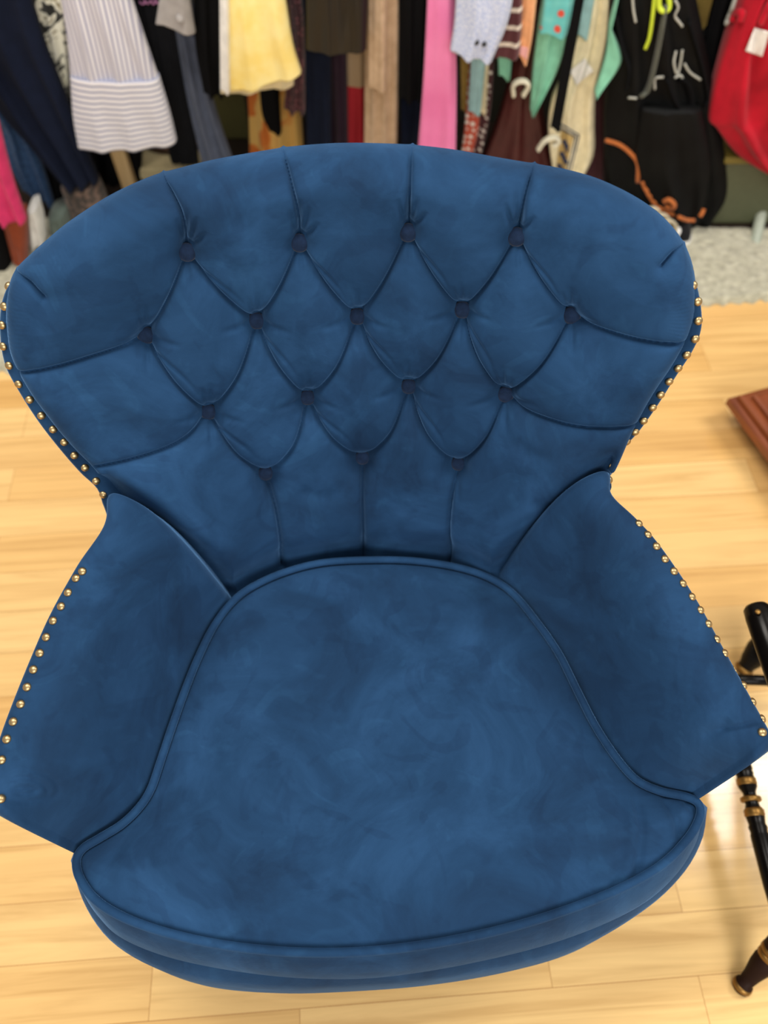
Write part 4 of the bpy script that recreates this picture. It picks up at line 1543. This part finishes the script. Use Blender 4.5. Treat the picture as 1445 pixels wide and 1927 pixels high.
# --- pale hanger clips seen between the garments
CLIP = plain('pale_plastic', S(214, 208, 184), 0.5)
for pth, lab in (([(966, 180), (966, 160), (982, 152), (994, 160), (984, 180)], 'pale plastic hanger clip above the burgundy bag'),
                 ([(1012, 282), (1024, 266), (1042, 258), (1052, 266), (1040, 274)], 'knotted white cord end on the cream tote')):
    q = on_y(catmull(pth, 40), 1.80)
    o = tube('hanger_clip' if 'clip' in lab else 'cord_end', q, 0.0105, CLIP, None, seg=10, origin=q.mean(0), flat=0.5)
    tag(o, lab, 'clip' if 'clip' in lab else 'cord')

# --- backpack
ORANGE = cloth('orange_piping', S(186, 106, 54))
NEON = plain('neon_yellow_cord', S(206, 226, 60), 0.5)
CORD = plain('white_cord', S(176, 176, 166), 0.6)
STRAPG = cloth('grey_green_webbing', S(92, 94, 84))


def make_backpack():
    root = empty('black_backpack', tuple(on_y([(1250, 420)], 1.86)[0]))
    tag(root, 'black backpack with orange piping, neon cord and white cords hanging at the right', 'backpack', GG)
    body = garment('body', None, None, [(1150, -50), (1140, 120), (1136, 260), (1148, 350), (1215, 408)], [(1300, -50), (1340, 150), (1362, 280), (1366, 360), (1338, 410)], 1.815, NYLON,
                   parent=root, folds=3, amp=0.010, depth=0.045)
    pocket = garment('front_pocket', None, None, [(1205, 200), (1196, 300), (1225, 372), (1262, 400)], [(1318, 200), (1336, 300), (1325, 380), (1308, 413)], 1.765, NYLON, parent=root, folds=2, amp=0.008, depth=0.03, hang=False)
    for pts in ([(1140, 264), (1165, 272), (1185, 287), (1200, 308), (1200, 342)], [(1198, 348), (1220, 378), (1245, 395), (1268, 404)], [(1276, 408), (1292, 414), (1306, 415)]):
        p = np.array([lay_on(body, [k], 0.006)[0] for k in catmull(pts, 30)])
        p2 = np.array([lay_on(pocket, [k], 0.006)[0] for k in catmull(pts, 30)])
        # ride on whichever surface is nearer
        low = pts[0][1] > 300
        tube('piping', p2 if low else p, 0.0052, ORANGE, pocket if low else body, seg=8)['label'] = 'orange piping'
    for pts in ([(1248, 380), (1258, 376), (1268, 384), (1266, 392), (1252, 388)], [(1326, 412), (1336, 396), (1344, 402), (1340, 412)]):
        tube('zip_pull', lay_on(pocket, catmull(pts, 16), 0.010), 0.006, ORANGE, pocket, seg=8)['label'] = 'orange zip pull'
    tube('strap', lay_on(body, catmull([(1252, 10), (1244, 60), (1232, 120), (1220, 165), (1206, 182)], 30), 0.010), 0.013, STRAPG, body, seg=10, flat=0.35)['label'] = 'grey-green shoulder strap'
    tube('cord', lay_on(body, catmull([(1232, -10), (1228, 30), (1222, 70), (1214, 92)], 24), 0.014), 0.0042, NEON, body, seg=8)['label'] = 'neon yellow cord'
    tube('cord_loop', lay_on(body, catmull([(1240, -10), (1240, 12), (1247, 21), (1257, 18), (1259, 5), (1256, -10)], 24), 0.016), 0.0055, NEON, body, seg=8)['label'] = 'neon yellow loop'
    for pts in ([(1270, 0), (1276, 14), (1270, 30), (1278, 42), (1284, 50)], [(1272, 96), (1268, 118), (1274, 140), (1280, 120), (1284, 94)],
                [(1232, 168), (1233, 148), (1248, 145)], [(1270, 146), (1280, 142), (1286, 152)], [(1288, 120), (1298, 136), (1318, 150)],
                [(1182, 184), (1198, 185)], [(1190, -5), (1192, 20), (1196, 42)]):
        tube('cord', lay_on(body, catmull(pts, 24) if len(pts) > 2 else resample(pts, 6), 0.012), 0.0026, CORD, body, seg=8)['label'] = 'white cord'
    tube('strap', lay_on(body, catmull([(1255, 150), (1270, 190), (1288, 215), (1300, 195), (1292, 160), (1280, 150)], 40), 0.012), 0.010, BLACK, body, seg=8, flat=0.35)
    tube('strap', lay_on(body, catmull([(1160, 30), (1172, 90), (1184, 130), (1178, 170)], 30), 0.012), 0.010, BLACK, body, seg=8, flat=0.35)
    tube('strap', lay_on(body, catmull([(1296, 40), (1320, 120), (1332, 180), (1326, 200)], 30), 0.012), 0.012, BLACK, body, seg=8, flat=0.35)


make_backpack()
st2 = garment('black_shoulder_strap', 'thin black strap crossing the mustard shirt', 'strap', [(1350, -30), (1340, 30), (1312, 72)], [(1360, -30), (1348, 30), (1318, 80)], 1.86, BLACK, folds=1, amp=0.001, depth=0.005)
garment('black_coat', 'long black garment between black backpack and red bag', 'coat', [(1352, -40), (1322, 110), (1335, 260), (1340, 400)], [(1400, -40), (1372, 60), (1352, 200), (1362, 398)], 1.855, BLACK, folds=2)


def make_red():
    root = empty('red_bag', tuple(on_y([(1440, 310)], 1.78)[0]))
    tag(root, 'red canvas bag with a white price tag hanging at the far right', 'bag', GG)
    b = garment('body', None, None, [(1384, 22), (1362, 80), (1330, 205), (1345, 235), (1385, 285), (1448, 324)], [(1480, 10), (1520, 120), (1540, 200), (1540, 240), (1535, 290), (1520, 330)], 1.79, RED,
                parent=root, folds=3, amp=0.018, depth=0.05)
    patch('price_tag', b, [(1420, 52), (1448, 60), (1434, 107), (1402, 96)], PAPER, 0.012, 0.001, label='white price tag')
    tube('handle', lay_on(b, catmull([(1378, 40), (1384, 25), (1396, 24), (1392, 40)], 20), 0.008), 0.008, RED, b, seg=8)
    tube('tag_loop', lay_on(b, catmull([(1368, 44), (1372, 20), (1380, -4)], 12), 0.012), 0.006, CORD, b, seg=8)
    tube('handle', lay_on(b, catmull([(1430, 40), (1440, 20), (1450, 10)], 12), 0.012), 0.014, RED, b, seg=8, flat=0.5)


make_red()

# ------------------------------------------------------------------ things standing behind and under the clothes
OLIVE = plain('olive_board', S(96, 92, 48), 0.6)
FRAMEB = wood('dark_brown_frame', S(40, 26, 12), S(64, 42, 20), 0.5)


def make_frame():
    a = on_y([(394, 185)], 2.20)[0]
    b = on_y([(462, 185)], 2.20)[0]
    z0, z1 = 0.0, 0.50
    root = empty('framed_board', ((a[0] + b[0]) / 2, 2.2, 0))
    tag(root, 'olive green board in a dark brown wooden frame below the yellow top', 'framed board')
    x0, x1 = a[0] - 0.2, b[0]
    rbox('panel', (x0, 2.20, 0.02), (x1, 2.215, z1), OLIVE, root, bev=0.002)
    rbox('frame', (x1 - 0.002, 2.185, 0), (x1 + 0.035, 2.225, z1 + 0.03), FRAMEB, root, bev=0.006)
    rbox('frame', (x0, 2.185, z1 - 0.01), (x1, 2.225, z1 + 0.03), FRAMEB, root, bev=0.006)
    rbox('frame', (x0 - 0.035, 2.185, 0), (x0 + 0.002, 2.225, z1 + 0.03), FRAMEB, root, bev=0.006)


make_frame()


def make_post():
    p = on_y([(222, 282), (252, 372)], 1.955)
    d = (p[1] - p[0]) / (p[1][2] - p[0][2])
    bot = p[0] + d * (0.0185 - p[0][2])
    top = p[0] + d * (1.0 - p[0][2])
    n = 12
    V, F = [], []
    for k in range(n):
        c = bot + (top - bot) * k / (n - 1)
        for sx, sy in ((-1, -1), (1, -1), (1, 1), (-1, 1)):
            V.append((c[0] + sx * 0.019, c[1] + sy * 0.012, c[2]))
    F = grid_faces(n, 4, True) + [(3, 2, 1, 0), ((n - 1) * 4, (n - 1) * 4 + 1, (n - 1) * 4 + 2, (n - 1) * 4 + 3)]
    o = mesh_obj('wooden_post', V, F, PINE, smooth=False, origin=tuple(bot))
    fix_normals(o)
    tag(o, 'pale wooden post standing below the striped dress', 'post')


make_post()
CARD = plain('cream_cardboard', S(206, 190, 146), 0.8)


def make_box():
    a = on_y([(262, 316)], 1.99)[0]
    b = on_y([(372, 316)], 1.99)[0]
    root = empty('cream_box', ((a[0] + b[0]) / 2, 2.08, 0.0185))
    tag(root, 'cream cardboard box on the floor behind the top left of the blue chair', 'box')
    rbox('body', (a[0], 1.99, 0.0185), (b[0], 2.18, a[2] - 0.02), CARD, root, bev=0.003)
    rbox('lid', (a[0] - 0.004, 1.986, a[2] - 0.035), (b[0] + 0.004, 2.184, a[2]), CARD, root, bev=0.004)
    return a[2], a[0], b[0]


bz, bx0, bx1 = make_box()


def shoe(name, label, c, length, rot, z0, body, sole):
    """low shoe, toe along -y before rotation"""
    root = empty(name, (c[0], c[1], z0), 0)
    tag(root, label, 'shoe')
    n, m = 26, 20
    V, VS = [], []
    cr, sr = math.cos(rot), math.sin(rot)
    for i in range(n):
        t = i / (n - 1)
        y = (t - 0.5) * length
        wv = 0.042 * (math.sin(PI * min(max(t * 0.94 + 0.03, 0), 1)) ** 0.45) * (1.0 - 0.18 * t)
        hgt = 0.035 + 0.05 * sstep(0.25, 0.7, t) - 0.014 * (1 - sstep(0.0, 0.12, t)) * 1.0
        for j in range(m):
            a = 2 * PI * j / m
            x = wv * math.cos(a)
            z = 0.014 + hgt * max(0, math.sin(a)) ** 0.7 if math.sin(a) > 0 else 0.014 - 0.004 * 0
            V.append((c[0] + cr * x - sr * y, c[1] + sr * x + cr * y, z0 + z))
        for j in range(m):
            a = 2 * PI * j / m
            x = (wv + 0.003) * math.copysign(abs(math.cos(a)) ** 0.5, math.cos(a))
            z = 0.018 if math.sin(a) >= 0 else 0.0
            VS.append((c[0] + cr * x - sr * y, c[1] + sr * x + cr * y, z0 + z))
    F = grid_faces(n, m, True) + [tuple(range(m))[::-1], tuple((n - 1) * m + k for k in range(m))]
    o = mesh_obj('upper', V, F, body, root)
    fix_normals(o)
    o = mesh_obj('sole', VS, F, sole, root)
    fix_normals(o)
    return root


TANL = plain('tan_leather', S(176, 112, 52), 0.5)
shoe('tan_shoe', 'tan leather shoe on top of the cream box', ((bx0 + bx1) / 2 + 0.0, 2.09, 0), 0.15, PI / 2, bz + 0.0005, TANL, DARKWOOD)
p = on_z([(1271, 457)], 0.026)[0]
shoe('black_sneaker', 'black sneaker with a white toe under the black backpack', (p[0], p[1] + 0.115, 0), 0.26, 0.12, 0.024, cloth('black_canvas', S(22, 22, 24)), WHITEC)
# white rubber toe cap on that sneaker
snk = bpy.data.objects['black_sneaker']
V = []
for i in range(9):
    a = i / 8 * PI / 2
    for k in range(20):
        t = 2 * PI * k / 20
        V.append((p[0] + 0.026 * math.cos(a) * math.cos(t), p[1] + 0.012 + 0.022 * math.cos(a) * math.sin(t), 0.040 + 0.028 * math.sin(a)))
mesh_obj('toe_cap', V, grid_faces(9, 20, True), plain('white_rubber', S(232, 232, 228), 0.5), snk)['label'] = 'white rubber toe cap'
BONE = cloth('bone_suede', S(188, 178, 152))
p2 = on_z([(1224, 402)], 0.09)[0]
sd = shoe('beige_sandal', 'beige strappy sandal on the rug edge beside the black sneaker', (p2[0] - 0.01, 1.67, 0), 0.16, 0.5, 0.024, BONE, BONE)
p3 = on_z([(1216, 392)], 0.10)[0]
for k, dx in enumerate((-0.02, 0.01, 0.035)):
    tube('strap', catmull([(p2[0] + dx - 0.045, 1.665, 0.07), (p2[0] + dx - 0.03, 1.672, 0.15 - 0.012 * k), (p2[0] + dx + 0.005, 1.678, 0.155 - 0.02 * k), (p2[0] + dx + 0.02, 1.682, 0.07)], 20), 0.010, BONE, sd, seg=8, flat=0.5)

# olive storage crate at the right, half hidden by the red bag
OLV = plain('grey_olive_plastic', S(84, 88, 64), 0.45)
a = on_y([(1356, 330)], 1.80)[0]
b = on_y([(1428, 330)], 1.80)[0]
root = empty('olive_crate', ((a[0] + b[0]) / 2, 1.95, 0.0185))
tag(root, 'grey-olive plastic storage crate standing under the red bag', 'crate')
rbox('body', (a[0], 1.80, 0.0185), (b[0] + 0.10, 2.10, 0.205), OLV, root, bev=0.012)
rbox('lid', (a[0] - 0.01, 1.79, 0.205), (b[0] + 0.11, 2.11, 0.225), plain('mustard_lid', S(120, 104, 40), 0.5), root, bev=0.008)['label'] = 'mustard lid'

# low things at the far left
garment('dark_boot', 'dark brown floral boot shaft standing below the navy coat', 'boot', [(116, 345), (128, 380), (140, 418)], [(186, 338), (202, 380), (206, 416)], 1.815, BOOT, group='', hang=False, depth=0.045, folds=1, amp=0.004)
garment('white_bag', 'white cloth bag under the denim jeans', 'bag', [(56, 384), (55, 410), (58, 452)], [(72, 384), (80, 410), (86, 448)], 1.72, WHITEC, group='', hang=False, depth=0.04, folds=2, amp=0.006)
garment('green_bag', 'grey-green cloth bag behind the white bag at the left', 'bag', [(94, 398), (94, 410), (98, 430)], [(126, 390), (132, 408), (136, 425)], 1.78, cloth('grey_green_cloth', S(96, 108, 100)), group='', hang=False, depth=0.05, folds=2, amp=0.006)
garment('black_bag', 'black bag on the rug at the far left edge', 'bag', [(-90, 390), (-80, 440), (-70, 490)], [(6, 390), (16, 440), (24, 490)], 1.65, BLACK, group='', hang=False, depth=0.05, folds=2, amp=0.006)
for n_ in ('rust_boot', 'dark_boot', 'white_bag', 'green_bag', 'black_bag'):
    o = bpy.data.objects[n_]
    if 'group' in o:
        del o['group']
bpy.context.view_layer.update()
